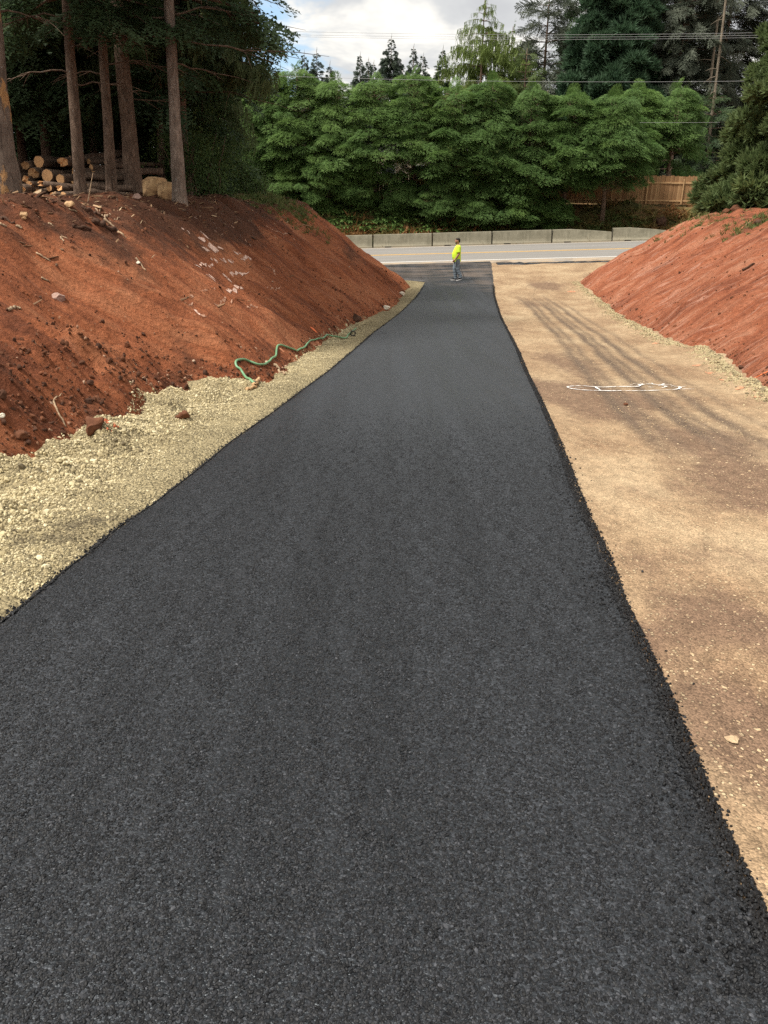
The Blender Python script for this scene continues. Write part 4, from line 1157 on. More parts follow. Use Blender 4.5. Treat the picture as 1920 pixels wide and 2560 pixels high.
# second and third rows
for k, (px, yd, r0, cz) in enumerate([(405, 28, .12, 3.4), (120, 28, .16, 3.2), (60, 31, .18, 3.0), (235, 30, .15, 3.2), (310, 33, .15, 2.6), (20, 26, .15, 3.6), (-40, 29, .18, 3.0)]):
    wood_tree('wood_conifer', ['thin dark trunk in shade just left of the pale lit trunk', 'dark trunk behind the left part of the log pile', 'dim trunk between the scarred trunk and the log pile', 'dim trunk behind the right part of the log pile', 'dim trunk behind the broad reddish trunk', 'dark trunk close behind the scarred trunk', 'dim trunk left of the scarred trunk'][k],
              'trunks in the shade behind the log pile', (px, 470), (px - (960 - px) * .035, 0), yd, r0, 'bark', 14, cz, 3.8, cs=1.4, seed=520 + k, nb=7, dz=.7, sub=2.0)
for k, (px, yd) in enumerate([(-60, 37), (20, 36), (95, 37.5), (165, 35.5), (235, 37), (300, 36), (365, 36.5), (425, 35)]):
    wood_tree('deep_wood_conifer', 'dark conifer deep in the shaded woods behind the log pile', 'conifers deep in the shaded woods', (px, 470), (px - 12, 0), yd, .16, 'bark', 13 if px < 450 else 6.5, .3, 3.0, cs=1.5, seed=540 + k, nb=8, dz=.62, sub=2.0)

# understory saplings between the woods and the hedge
for k, (px, py, yd, H, lab) in enumerate([(500, 478, 31, 3.4, 'leafy sapling with thin dark stems right of the pale trunk'), (548, 482, 33, 3.0, 'leafy sapling next to the hedge, above the bank crest'), (465, 478, 29, 2.6, 'leafy sapling close behind the pale lit trunk'), (600, 492, 34, 1.5, 'low leafy bush on the bank crest before the hedge'), (520, 480, 28, 2.4, 'bright leafy sapling halfway between the pale trunk and the hedge'), (478, 482, 26.5, 1.9, 'small leafy sapling just right of the pale trunk base'), (655, 498, 34.5, 1.1, 'small leafy bush by the grassy end of the left crest')]):
    g = np.random.default_rng(600 + k); b = at_y(px, py, yd); b[2] = float(HL(b[0:1], b[1:2])[0])
    t = empty('sapling', b, lab, 'sapling', 'saplings beside the woods'); pos, rot, scl = [], [], []
    for s in range(6 if H > 2 else 4):
        a = g.uniform(0, 6.28); L = H * g.uniform(.75, 1.05); d = np.array([math.cos(a) * .22, math.sin(a) * .22, 1]); o = b + np.array([g.normal() * .2, g.normal() * .2, -.05])
        P = [o + d * L * q + np.array([g.normal() * .04, g.normal() * .04, 0]) for q in np.linspace(0, 1, 6)]
        MB().tube(P, np.linspace(.035, .008, 6), 5).build('stem', MAT['bark'], t, True, b)
        for q in range(int(16 * H / 2)):
            f = g.uniform(.2, 1.02); p = o + d * L * f; pos.append(p + g.normal(size=3) * np.array([.38, .38, .2]) * (H / 2.6)); rot.append(g.uniform(-.7, .7, 3) + np.array([0, 0, g.uniform(0, 6)])); scl.append(g.uniform(.35, .6))
    scatter('crown', P_BROAD, pos, np.array(rot), np.array(scl), MAT['leaf_broad'], t, origin=b)

# ferns and weeds
g = np.random.default_rng(77)
pts = []
for _ in range(900):
    x = g.uniform(-9, 10.5); y = fence_y(x) - g.uniform(2.2, 8.0)
    if y > 56.3: pts.append((x, y))
pts = np.array(pts); z = far_ground(pts[:, 0], pts[:, 1])
n = len(pts); s = g.uniform(.75, 1.5, n) * sstep(pts[:, 0], 11, 7)
tag(scatter('fern_bank', P_FERN, np.column_stack([pts, z - .05]), np.column_stack([g.normal(0, .15, n), g.normal(0, .15, n), g.uniform(0, 6.28, n)]), s, MAT['leaf_hedge'], tint=np.clip(g.normal(.55, .2, n), 0, 1)), 'green ferns and low growth behind the barrier under the hedge')
x = g.uniform(-14, 34, 9000); y = 54.5 - .02 * x + g.gamma(1.8, .5, 9000); n = len(x); z = far_ground(x, y)
tag(scatter('roadside_weeds', P_BLADE, np.column_stack([x, y, z - .03]), np.column_stack([g.normal(0, .3, n), g.normal(0, .3, n), g.uniform(0, 6.28, n)]), (lambda q: np.column_stack([q * 2.2, q * 2.2, q]))(g.uniform(.20, .55, n)), MAT['weed'], tint=np.clip(.5 + .5 * fbm(x * .45, y * .8, 0, 131, 3) + g.normal(0, .15, n), 0, 1)), 'dry orange and green weeds along the back of the barrier')
# grass fringe on the crests
pos = []
for (px, py, sx, sy, m, H) in [(705, 508, 1.0, 1.6, 420, HL), (640, 500, .9, 1.2, 180, HL), (1905, 541, .9, 1.6, 150, HR), (1760, 545, .8, 2.2, 60, HR), (1720, 560, .9, 2.0, 30, HR)]:
    c = gp(px, py, H); q = c[:2] + g.normal(size=(m, 2)) * np.array([sx, sy]) * .6; pos.append(np.column_stack([q, H(q[:, 0], q[:, 1]) - .02]))
pos = np.concatenate(pos); n = len(pos)
tag(scatter('crest_grass', P_BLADE, pos, np.column_stack([g.normal(0, .3, n), g.normal(0, .3, n), g.uniform(0, 6.28, n)]), g.uniform(.10, .28, n), MAT['grass']), 'thin grass growing along the bank crests')

# ------------------------------------------------------------------ concrete barrier, fence, house, wires
BL = 3.93
prof = [(-.30, 0), (-.30, .09), (-.235, .30), (-.13, .81), (-.115, .825), (.115, .825), (.13, .81), (.235, .30), (.30, .09), (.30, 0)]


def barrier_seg(x0, x1, label, taper=0.0):
    ym = lambda x: 54.05 - .022 * x
    b = np.array([(x0 + x1) / 2, ym((x0 + x1) / 2), float(zb(np.array((x0 + x1) / 2), np.array(53.6))) + .03])
    slope = .028; yaw = -.022
    xs_ = np.array([-.5, -.485, -.2, .2, .485, .5]) * (x1 - x0 - .09)
    V = []
    for i, u in enumerate(xs_):
        k = .985 if i in (0, 5) else 1.0; tp = 1 - taper * np.clip((u / (x1 - x0) + .1) / .6, 0, 1)
        for py, pz in prof: V.append((u + pz * 0, py * k + u * yaw, (pz if pz < .3 else .3 + (pz - .3) * tp) + u * slope))
    n = len(prof); Q = [[i * n + j, (i + 1) * n + j, (i + 1) * n + (j + 1) % n, i * n + (j + 1) % n] for i in range(5) for j in range(n)]
    T = []
    for r, fl in ((0, 1), (5, 0)):
        for j in range(1, n - 1): T.append([r * n, r * n + j, r * n + j + 1] if fl else [r * n, r * n + j + 1, r * n + j])
    o = mesh('concrete_barrier', np.array(V), [np.array(Q), np.array(T)], MAT['concrete']); o.location = b
    tag(o, label, 'barrier', 'concrete barrier segments along the road')
    pin = MB().tube([(-(x1 - x0) / 2, -.02, .08 - (x1 - x0) / 2 * slope), (-(x1 - x0) / 2, -.02, .80 - (x1 - x0) / 2 * slope)], .022, 6)
    for zz in (.2, .35, .6, .72): pin.tube([(-(x1 - x0) / 2 - .06, -.1, zz - (x1 - x0) / 2 * slope), (-(x1 - x0) / 2, -.14, zz - (x1 - x0) / 2 * slope), (-(x1 - x0) / 2 + .06, -.1, zz - (x1 - x0) / 2 * slope)], .014, 5)
    pin.build('joint_pin', MAT['iron'], o)
    for s in (-1, 1): MB().box((s * .95, -.285, .05 + s * .95 * slope), (.42, .05, .06)).build('drain_slot', MAT['iron'], o)
    return o


MAT['iron'] = plain('dark_iron', (.03, .028, .026), .7, .3, 20, 0, .6)
BLAB = ['concrete barrier segment mostly hidden by the left bank', 'leftmost concrete barrier segment cut off by the left bank', 'concrete barrier segment left of the worker', 'concrete barrier segment right behind the worker',
        'concrete barrier segment first to the right of the worker', 'concrete barrier segment second to the right of the worker', 'rightmost concrete barrier segment with top sloping down at its end', 'concrete barrier segment hidden behind the right bank']
for k in range(8):
    x0 = -.74 + BL * (k - 3); barrier_seg(x0, x0 + BL, BLAB[k], .45 if k == 6 else (.55 if k == 7 else 0))

# wooden fence: boards, rails and posts
m, N, b = newmat('fence_board'); c = oc(N); r = N.n('ShaderNodeObjectInfo').outputs['Random']
gn = N.noise(N.map(c, (9, 9, .8)), 3.0, 4, .6)
setb(N, b, Base_Color=N.mix(1.0, N.ramp(r, [(0, (.24, .125, .052)), (.5, (.32, .175, .078)), (1, (.42, .25, .12))]), N.ramp(gn, [(.3, .75), (.7, 1.15)]), 'MULTIPLY'), Roughness=.85); MAT['board'] = m
MAT['rail'] = plain('fence_rail', (.48, .30, .15), .85, .2, 6)
fx0, fx1 = -12.5, 29.0; fdir = np.array([1, -.205]) / math.hypot(1, .205); flen = (fx1 - fx0) * math.hypot(1, .205)
def fpt(s):
    x = fx0 + fdir[0] * s; y = fence_y(fx0) + fdir[1] * s; return np.array([x, y, float(CZ - 1.58 - .009 * (np.clip(x, -40, 60) + 12))])
fyaw = math.atan2(fdir[1], fdir[0])
fe = empty('wooden_fence', fpt(flen / 2), 'cedar board fence standing behind the hedge trunks', 'fence'); f0 = fpt(flen / 2)
bw = flen / 290
bm = []
for q in range(4):
    w, h = bw * .94, 1.80 + .02 * q
    V = np.array([(-w / 2, -.009, 0), (w / 2, -.009, 0), (w / 2, -.009, h - .03), (w / 2 - .03, -.009, h), (-w / 2 + .03, -.009, h), (-w / 2, -.009, h - .03)])
    V = np.concatenate([V, V + np.array([0, .018, 0])])
    me = bpy.data.meshes.new('board'); me.from_pydata(V.tolist(), [], [[0, 1, 2, 3, 4, 5], [11, 10, 9, 8, 7, 6]] + [[i, i + 6, (i + 1) % 6 + 6, (i + 1) % 6] for i in range(6)]); me.materials.append(MAT['board']); bm.append(me)
for k in range(290):
    p = fpt((k + .5) * bw); o = bpy.data.objects.new('board', bm[rnd.randrange(4)]); link(o, fe)
    o.location = p - f0 + np.array([0, rnd.uniform(-.006, .006), .04 + rnd.uniform(-.015, .015)]); o.rotation_euler = (0, rnd.uniform(-.006, .006), fyaw)
def local(mb, nm, mat): return mb.build(nm, mat, fe, False)
for z, off in ((1.42, -.035), (.28, -.035)):
    for k in range(18):
        a, e = fpt(flen * k / 18) - f0, fpt(flen * (k + 1) / 18) - f0; mid = (a + e) / 2 + np.array([0, off, z])
        local(MB().box(mid, (flen / 18 - .01, .04, .10), fyaw, .006), 'rail', MAT['rail'])
for k in range(18):
    a = fpt(flen * (k + .35) / 18) - f0; local(MB().box(a + np.array([.0, -.09, .86]), (.085, .05, 1.62), fyaw, .006), 'post', MAT['rail'])

# pale house glimpsed through the hedge
hp = at_y(1020, 425, 68.5); h = empty('house', (hp[0] - .3, 68.5, float(far_ground(hp[0:1], np.array([68.5]))[0])), 'pale beige house glimpsed through the hole in the hedge', 'house')
MAT['siding'] = plain('house_siding', (.70, .60, .50), .8, .08, 2); MAT['roof'] = plain('house_roof', (.10, .095, .09), .9, .3, 5); MAT['pane'] = plain('window_glass', (.05, .06, .07), .1, .2, 2, 0, 0, .6); MAT['trim'] = plain('white_trim', (.75, .74, .71), .6, .05)
MB().box((0, 1.7, 1.6), (5, 3, 3.2)).build('wall', MAT['siding'], h)
V = np.array([(-2.8, -.1, 3.15), (2.8, -.1, 3.15), (2.8, 1.7, 4.0), (-2.8, 1.7, 4.0), (-2.8, 3.5, 3.15), (2.8, 3.5, 3.15)]); V2 = np.concatenate([V, V + np.array([0, 0, .14])])
mesh('roof', V2, [np.array([[6, 7, 8, 9], [9, 8, 11, 10], [1, 0, 3, 2], [2, 3, 4, 5], [0, 1, 7, 6], [5, 4, 10, 11], [1, 2, 8, 7], [2, 5, 11, 8], [3, 0, 6, 9], [4, 3, 9, 10]])], MAT['roof'], h)
for wx in (-1.3, 1.2):
    w = MB().box((wx, .19, 1.8), (1.2, .06, 1.3)).build('window', MAT['trim'], h); MB().box((wx, .15, 1.8), (1.04, .03, 1.14)).build('pane', MAT['pane'], w)

# wires over the far side of the road
MAT['wire'] = plain('power_line', (.38, .38, .385), .5, .1)
for (pl, pm, pr, yd, rad, lab) in [((600, 75), (1190, 86), (1880, 82), 55, .008, 'uppermost overhead wire of the close set of three'), ((600, 84), (1190, 92.5), (1880, 88.5), 55.4, .008, 'middle overhead wire of the close set of three'), ((600, 88), (1190, 98), (1880, 94), 55.8, .008, 'lowest overhead wire of the close set of three'),
                                   ((640, 188), (1250, 203), (1830, 203), 56, .009, 'single overhead wire along the hedge top'), ((1600, 306.5), (1700, 306.5), (1800, 306), 53.2, .006, 'low wire between the hedge end and the right pine')]:
    a, c, e = at_y(*pl, yd), at_y(*pm, yd), at_y(*pr, yd)
    xs_ = np.linspace(a[0] - (12 if yd > 54 else 0), e[0] + (14 if yd > 54 else 0), 60); k = np.polyfit([a[0], c[0], e[0]], [a[2], c[2], e[2]], 2)
    v, q, t = tube(np.column_stack([xs_, np.full(60, yd), np.polyval(k, xs_)]), rad, 5)
    tag(mesh('power_line', v, [q, t], MAT['wire'], smooth=True), lab, 'wire', 'overhead wires')

# slim wooden stake at the hedge foot, dark clump of roots
for (px, py, yd, H, w, lab) in [(1400, 560, 55.6, 1.35, .09, 'slim weathered stake at the hedge foot right of centre')]:
    p = at_y(px, py, yd); p[2] = float(far_ground(p[0:1], p[1:2])[0]); MB().box((0, 0, H / 2 - .1), (w, w * .6, H + .2), .2, .008)
    tag(MB().box((p[0], p[1], p[2] + H / 2), (w, w * .6, H), .2, .008).build('wooden_stake', MAT['bark_dead']), lab, 'stake')
p = at_y(1652, 540, 55.8); p[2] = float(far_ground(p[0:1], p[1:2])[0])
v, f = icosphere(3); v = v * (1 + .35 * fbm(v[:, 0] * 2, v[:, 1] * 2, v[:, 2] * 2, 5, 3))[:, None] * np.array([.38, .3, .42]) + p + np.array([0, 0, .25])
tag(mesh('root_clump', v, f, MAT['clod_dark']), 'dark root clump lying before the sunlit fence', 'root clump')

# ------------------------------------------------------------------ the log pile and the stumps


def log(px, py, r_px, yd, L, yaw, pitch, label, broken=False, seed=0):
    g = np.random.default_rng(seed); c = at_y(px, py, yd); D = c[1] * math.cos(PITCH) + (CZ - c[2]) * math.sin(PITCH); r = r_px * D / FPX
    d = np.array([math.cos(yaw) * math.cos(pitch), math.sin(yaw) * math.cos(pitch), math.sin(pitch)])
    t = np.linspace(0, 1, 7); P = c + d * L * t[:, None]; P[1:, 2] += g.normal(size=6) * .015
    v, q, tt = tube(P, r * (1 - .18 * t), 12, True, .06 if not broken else .22, seed)
    o = MB().add(v, q, tt).build('log', MAT['bark'], None, True, c); tag(o, label, 'log', 'cut logs in the pile')
    dd, s, u = basis(-d); a = np.arange(12) * 2 * math.pi / 12; k = r * .93 * (1 + .05 * g.normal(size=12))
    ring = np.array([dd * .012 + (s * math.cos(x) + u * math.sin(x)) * kk for x, kk in zip(a, k)])
    if broken: ring += dd * g.uniform(-.02, .14, 12)[:, None]
    V = np.concatenate([[dd * (.015 if not broken else .06)], ring, ring - dd * .03]); F = [[0, 1 + i, 1 + (i + 1) % 12] for i in range(12)]; Qd = [[1 + i, 13 + i, 13 + (i + 1) % 12, 1 + (i + 1) % 12] for i in range(12)]
    ce = mesh('cut_end', V, [np.array(F), np.array(Qd)], MAT['rings'], o, False)
    return o


def z2(x, y): return 20 + x * .2773, 370 + y * .2773


LOGS = [(280, 125, 52, 24.3, 3.0, 1.45, .0, 'big log with round pale end on top of the pile', 0), (165, 158, 36, 24.2, 2.6, 1.50, .05, 'brownish log end at the upper left of the pile', 1), (355, 250, 56, 23.7, 3.0, 1.40, .0, 'largest log with wide pale end in the middle of the pile', 0),
        (238, 226, 46, 24.0, 3.0, 1.50, .0, 'dull reddish log end left of the largest log', 1), (472, 282, 44, 23.6, 2.8, 1.30, .04, 'log with bright oval end right of the largest log', 0), (372, 360, 31, 23.2, 2.4, 1.30, -.02, 'small pale log end low in the middle of the pile', 0),
        (500, 427, 32, 22.6, 1.8, 1.15, .0, 'small bright orange log end at the bottom by the slim trunk', 0), (125, 375, 44, 22.9, 2.2, 1.40, .0, 'splintered log end at the lower left corner of the pile', 1), (728, 122, 25, 24.8, 2.6, .95, -.02, 'small log end at the top right of the pile', 0),
        (752, 175, 28, 24.5, 2.6, .95, -.03, 'round log end just below the top right one', 0), (566, 98, 28, 24.6, 3.0, 1.20, .0, 'log end half hidden by the slim trunk at the top', 0), (505, 125, 42, 24.2, 2.8, 1.30, .1, 'splintered log end near the top left of the slim trunk', 1),
        (475, 362, 25, 23.1, 2.4, 1.30, .0, 'dull log end under the bright oval one', 1), (170, 280, 34, 23.7, 2.6, 1.50, .0, 'log with torn bark left of the middle', 1), (320, 322, 24, 23.2, 1.8, .3, -.12, 'thin split log lying crosswise under the largest log', 1), (205, 330, 30, 23.3, 2.4, 1.50, 0, 'dark log in the lower left of the pile', 1),
        (415, 430, 30, 22.8, 2.2, 1.20, 0, 'dark log at the bottom centre of the pile', 1), (700, 250, 30, 24.0, 1.25, .25, -.06, 'bark covered log right of the slim trunk at mid height', 1), (720, 345, 32, 23.4, 1.25, .2, -.08, 'bark covered log low right of the slim trunk', 1), (700, 400, 28, 23.0, 1.25, .15, -.05, 'lowest log right of the slim trunk', 1),
        (800, 235, 26, 24.4, 1.25, .3, -.05, 'log behind the dark speckled trunk at mid height', 1), (900, 150, 26, 25.0, .6, .3, -.06, 'log right of the dark speckled trunk at the top', 1), (930, 240, 26, 24.8, .6, .25, -.05, 'log right of the dark speckled trunk at mid height', 1), (950, 330, 26, 24.4, .6, .2, -.04, 'log right of the dark speckled trunk near the ground', 1),
        (60, 260, 36, 24.3, 2.6, 1.50, 0, 'dim log behind the scarred trunk', 1), (620, 330, 34, 23.8, 2.6, .5, 0, 'log behind the base of the slim trunk', 1), (600, 210, 34, 24.3, 2.6, .6, 0, 'log behind the middle of the slim trunk', 1), (280, 400, 30, 23.1, 2.2, 1.40, 0, 'shaded log at the very bottom left of centre', 1)]
for k, (x, y, r, yd, L, yaw, pit, lab, br) in enumerate(LOGS):
    log(*z2(x, y), r * .2773, yd, L, yaw, pit, lab, bool(br), 700 + k)


def chunk(px, py, w, h, d, yd, label, seed):
    c = at_y(px, py, yd); D = yd * .92 + 2; s = D / FPX; g = np.random.default_rng(seed)
    v, f = icosphere(3)
    for nrm, k in [((-.25, -.75, .6), .55), ((.5, -.8, .1), .58), ((.1, 0, 1), .62), ((-1, -.3, 0), .66), ((1, -.3, .2), .7), ((-.5, .3, .8), .6)]:
        nn = np.array(nrm); nn = nn / np.linalg.norm(nn); q = v @ nn; ov = q > k; v[ov] -= ((q[ov] - k) * .93)[:, None] * nn
    v = v * (1 + .025 * fbm(v[:, 0] * 1.6, v[:, 1] * 2.2, v[:, 2] * 2.2, seed, 3))[:, None] * np.array([w, w * d, h]) * .5 * s
    o = mesh('stump', v + c, f, MAT['stump'], smooth=False, origin=c); return tag(o, label, 'stump', 'pale cut stumps')


m, N, b = newmat('raw_stump'); c = oc(N)
n = N.noise(c, 4.2, 4, .5, .4); n3 = N.noise(N.map(c, (1, 1, .3)), 14, 4, .6)
setb(N, b, Base_Color=N.mix(1.0, N.ramp(n, [(.34, (.22, .125, .060)), (.42, (.38, .225, .105)), (.62, (.50, .32, .155))]), N.ramp(N.noise(c, 9, 3), [(.3, .85), (.7, 1.1)]), 'MULTIPLY'), Roughness=.85); MAT['stump'] = m
chunk(383, 468, 72, 68, 1.0, 21.6, 'large pale cut stump lying left of the lit trunk', 1)
chunk(416, 475, 60, 54, 1.0, 21.2, 'smaller pale cut stump leaning against the lit trunk', 2)

# ------------------------------------------------------------------ hose, sticks, stones on the banks


def HS(x, y):
    """top of whatever lies on the left: bank or shoulder"""
    return np.maximum(np.where(sdist(x, y, TOE_L, 1) > -.5, HL(x, y), -99), np.where(sdist(x, y, TOE_L, -1) > -1, HG(x, y), -99))


def on(pts, H=HS, sc=1.0, ox=0, oy=0): return np.array([gp(ox + x * sc, oy + y * sc, H) for x, y in pts])


def spline(P, n):
    P = np.asarray(P, float); Q = np.concatenate([[2 * P[0] - P[1]], P, [2 * P[-1] - P[-2]]]); out = []
    for i in range(len(P) - 1):
        p0, p1, p2, p3 = Q[i:i + 4]
        for t in np.linspace(0, 1, n, endpoint=False): out.append(.5 * ((2 * p1) + (-p0 + p2) * t + (2 * p0 - 5 * p1 + 4 * p2 - p3) * t * t + (-p0 + 3 * p1 - 3 * p2 + p3) * t ** 3))
    return np.array(out + [P[-1]])


MAT['hose'] = plain('green_hose', (.15, .31, .16), .45, .15, 3, 0, 0, .5); MAT['brass'] = plain('hose_fitting', (.07, .065, .06), .5, .2, 9, 0, .5)
hp = on([(335, 795), (300, 770), (220, 705), (150, 630), (128, 580), (140, 548), (185, 540), (260, 555), (330, 580), (390, 597), (450, 594), (480, 565), (520, 525), (565, 500), (572, 460), (580, 400), (605, 380), (650, 385), (720, 412), (780, 436), (830, 415), (885, 400), (920, 350), (950, 315), (1030, 305), (1100, 282), (1160, 270), (1220, 280), (1290, 295), (1340, 292), (1352, 265), (1400, 225), (1445, 195), (1420, 215), (1380, 250), (1365, 262)], HS, .229, 560, 780)
hp = spline(hp, 6); hp[2:-2] = (hp[:-4] + hp[1:-3] + hp[2:-2] + hp[3:-1] + hp[4:]) / 5; hp[:, 2] = HS(hp[:, 0], hp[:, 1]); hp[2:-2, 2] = (hp[:-4, 2] + hp[1:-3, 2] + hp[2:-2, 2] + hp[3:-1, 2] + hp[4:, 2]) / 5; hp[:, 2] += .03; hp[-25:, 2] += .02
v, q, t = tube(hp, .018, 8); ho = tag(mesh('garden_hose', v, [q, t], MAT['hose'], smooth=True), 'green hose snaking along the foot of the left bank', 'hose')
v, q, t = tube([hp[0] + (hp[0] - hp[2]) * .9, hp[0]], .03, 8); mesh('fitting', v, [q, t], MAT['brass'], ho, True)
c = gp(560 + 1408 * .229, 780 + 268 * .229, HS); a = np.linspace(0, 6.28, 15)
v, q, t = tube(np.column_stack([c[0] + .055 * np.cos(a), c[1] + .03 + 0 * a, c[2] + .07 + .055 * np.sin(a)]), .018, 6); mesh('nozzle', v, [q, t], MAT['brass'], ho, True)

STK = [('s', [(395, 310), (430, 390), (490, 500)], .3376, 0, 900, .013, 'thin pale bent twig low on the left bank', HS), ('s', [(397, 312), (425, 275), (460, 250)], .3376, 0, 900, .009, 'short fork of pale twig low on the left bank', HS),
       ('s', [(545, 590), (605, 645), (665, 690)], .229, 560, 780, .03, 'pale wooden peg below the green hose', HS), ('s', [(330, 815), (350, 800), (365, 765), (380, 755)], .229, 560, 780, .035, 'peeled orange root beside the hose end', HS), ('s', [(250, 855), (300, 850), (350, 820)], .229, 560, 780, .03, 'reddish root lying at the edge of the gravel', HS),
       ('s', [(1030, 270), (1100, 330), (1165, 385)], .2532, 0, 480, .022, 'long pale stick under the bank crest', HS), ('s', [(1165, 392), (1210, 430), (1250, 460)], .2532, 0, 480, .016, 'pale stick below the long one on the bank', HS), ('s', [(1010, 237), (1060, 236), (1100, 230)], .2532, 0, 480, .018, 'short pale level stick near the crest', HS),
       ('s', [(1130, 280), (1160, 268), (1185, 255)], .2532, 0, 480, .010, 'thin twig right of the long pale stick', HS), ('s', [(480, 315), (510, 332), (538, 346)], .2532, 0, 480, .018, 'short split stick left of the bank middle', HS), ('s', [(598, 450), (615, 472), (632, 492)], .2532, 0, 480, .014, 'small pale splinter on the upper bank', HS),
       ('s', [(410, 850), (450, 872), (490, 890)], .2532, 0, 480, .014, 'thin stick on the left bank face', HS), ('s', [(85, 1170), (130, 1155), (170, 1155), (205, 1166)], .2532, 0, 480, .02, 'arched root poking out low on the left bank', HS), ('s', [(840, 300), (870, 315), (905, 330)], .2532, 0, 480, .014, 'twig left of the dark hollow under the crest', HS),
       ('s', [(945, 168), (990, 168), (1040, 160)], .2532, 0, 480, .014, 'level twig on the brow of the left bank', HS), ('s', [(1340, 655), (1390, 715), (1440, 780)], .2532, 0, 480, .014, 'pale twig lying down the middle of the bank', HS), ('s', [(0, 320), (35, 335), (70, 346)], .2532, 0, 480, .02, 'stick at the left frame edge under the crest', HS),
       ('s', [(15, 260), (80, 290), (150, 312)], .2532, 0, 480, .022, 'dark stick at the left below the crest', HS), ('s', [(680, 172), (720, 186), (760, 202)], .2532, 0, 480, .012, 'thin twig on the brow near the slim trunk', HS), ('s', [(170, 345), (195, 357), (220, 368)], .2532, 0, 480, .022, 'short pale billet on the upper left bank', HS),
       ('s', [(360, 605), (430, 645), (500, 690)], .2532, 0, 480, .014, 'slim root running down the left bank', HS), ('s', [(800, 150), (870, 180), (940, 215), (1000, 250)], .2532, 0, 480, .03, 'dark branch sunk in the brow of the bank', HS), ('s', [(720, 345), (800, 365), (900, 385)], .2532, 0, 480, .03, 'dark root left of the hollow under the crest', HS),
       ('s', [(930, 320), (1000, 345), (1080, 380), (1150, 392)], .2532, 0, 480, .05, 'thick charred root in the hollow under the crest', HS), ('s', [(735, 1250), (815, 1195), (880, 1110)], .193, 1600, 300, .04, 'dark branch sticking out under the pine on the right crest', HR), ('s', [(880, 1370), (960, 1330), (1060, 1300)], .193, 1600, 300, .02, 'reddish root along the right bank crest', HR),
       ('s', [(1375, 1370), (1400, 1345), (1430, 1330)], .193, 1600, 300, .03, 'pale stub of root on the right bank crest', HR), ('s', [(1510, 270), (1545, 250), (1580, 232)], .434, 1200, 560, .03, 'dark root high on the right bank face', HR)]
for k, (_, pts, sc, ox, oy, rad, lab, H) in enumerate(STK):
    P = on(pts, H, sc, ox, oy); P = spline(P, 4); P[:, 2] = H(P[:, 0], P[:, 1]) + rad * .6; P[1:-1] += RG.normal(size=(len(P) - 2, 3)) * rad * .3
    v, q, t = tube(P, np.linspace(rad, rad * .6, len(P)), 6, True, .12, k)
    nm = 'root' if 'root' in lab else ('peg' if 'peg' in lab else 'stick')
    tag(mesh(nm, v, [q, t], MAT['clod_dark' if 'dark' in lab or 'charred' in lab else ('chip' if 'orange' in lab or 'reddish' in lab else 'stick')], smooth=True), lab, nm, 'sticks and roots on the banks')
# upright twig on the brow
p = gp(870 * .2532, 480 + 95 * .2532, HS); v, q, t = tube([p, p + np.array([.1, 0, .3]), p + np.array([.16, .02, .5])], [.014, .010, .005], 5)
tag(mesh('stick', v, [q, t], MAT['stick']), 'pale twig standing upright on the brow by the logs', 'stick', 'sticks and roots on the banks')

ROCKS = [(1365 * .3376, 900 + 430 * .3376, .085, 'clod', 'brown clod of earth lying alone on the pale gravel', 'clod'), (705 * .3376, 900 + 525 * .3376, .15, 'clod', 'large brown clod at the gravel edge of the left bank', 'clod'), (590 * .2532, 480 + 1062 * .2532, .10, 'pinkrock', 'pale pinkish rock on the left bank face', 'rock'),
         (900 + 345 * .3014, 640 + 325 * .3014, .14, 'pale', 'white stone by the far end of the left gravel', 'stone'), (900 + 215 * .3014, 640 + 440 * .3014, .15, 'pale', 'yellowish white stone on the left gravel edge', 'stone'), (690 * .2532, 480 + 140 * .2532, .08, 'chip', 'pale wood chunk on the brow below the slim trunk', 'chunk'),
         (235 * .2532, 480 + 235 * .2532, .065, 'chip', 'orange wood chunk under the crest at the left', 'chunk'), (240 * .2532, 480 + 265 * .2532, .04, 'chip', 'second smaller orange chunk below the first', 'chunk'), (1345 * .2532, 480 + 72 * .2532, .13, 'pinkrock', 'grey stone beside the large stump', 'stone'), (900 + 270 * .3014 * 0 + 665, 1013, .035, 'clod', 'tiny dark clod on the gravel near the asphalt', 'clod'),
         (890, 800, .20, 'clod_dark', 'dark clump of soil hanging over the far gravel edge', 'clod'), (1365 * .2532, 480 + 705 * .2532, .035, 'pale', 'small white stone in the middle of the bank', 'stone'), (4, 1042, .035, 'pale', 'white pebble at the left frame edge above the gravel', 'stone'), (155 * .3376, 900 + 570 * .3376, .06, 'clod', 'small brown clod low at the left of the bank', 'clod'),
         (1600 + 1240 * .193, 300 + 1180 * .193, .26, 'clod', 'red soil lump on the brow of the right bank', 'clod'), (1600 + 1120 * .193, 300 + 1215 * .193, .2, 'clod', 'second red soil lump left of the highest one', 'clod'), (1600 + 1540 * .193, 300 + 1360 * .193, .2, 'clod_dark', 'dark lump under the right bank crest', 'clod'), (1200 + 640 * .434, 560 + 435 * .434, .10, 'clod_dark', 'dark clod at the foot of the right bank', 'clod'),
         (1580 + 0, 1836 + 8, .028, 'lanestone', 'flat pale stone pressed into the lane near the asphalt', 'stone')]
MAT['lanerock'] = plain('tan_stone', (.50, .36, .22), .9, .2, 30, .01); MAT['pale'] = plain('white_stone', (.66, .60, .48), .85, .15, 9, .01)
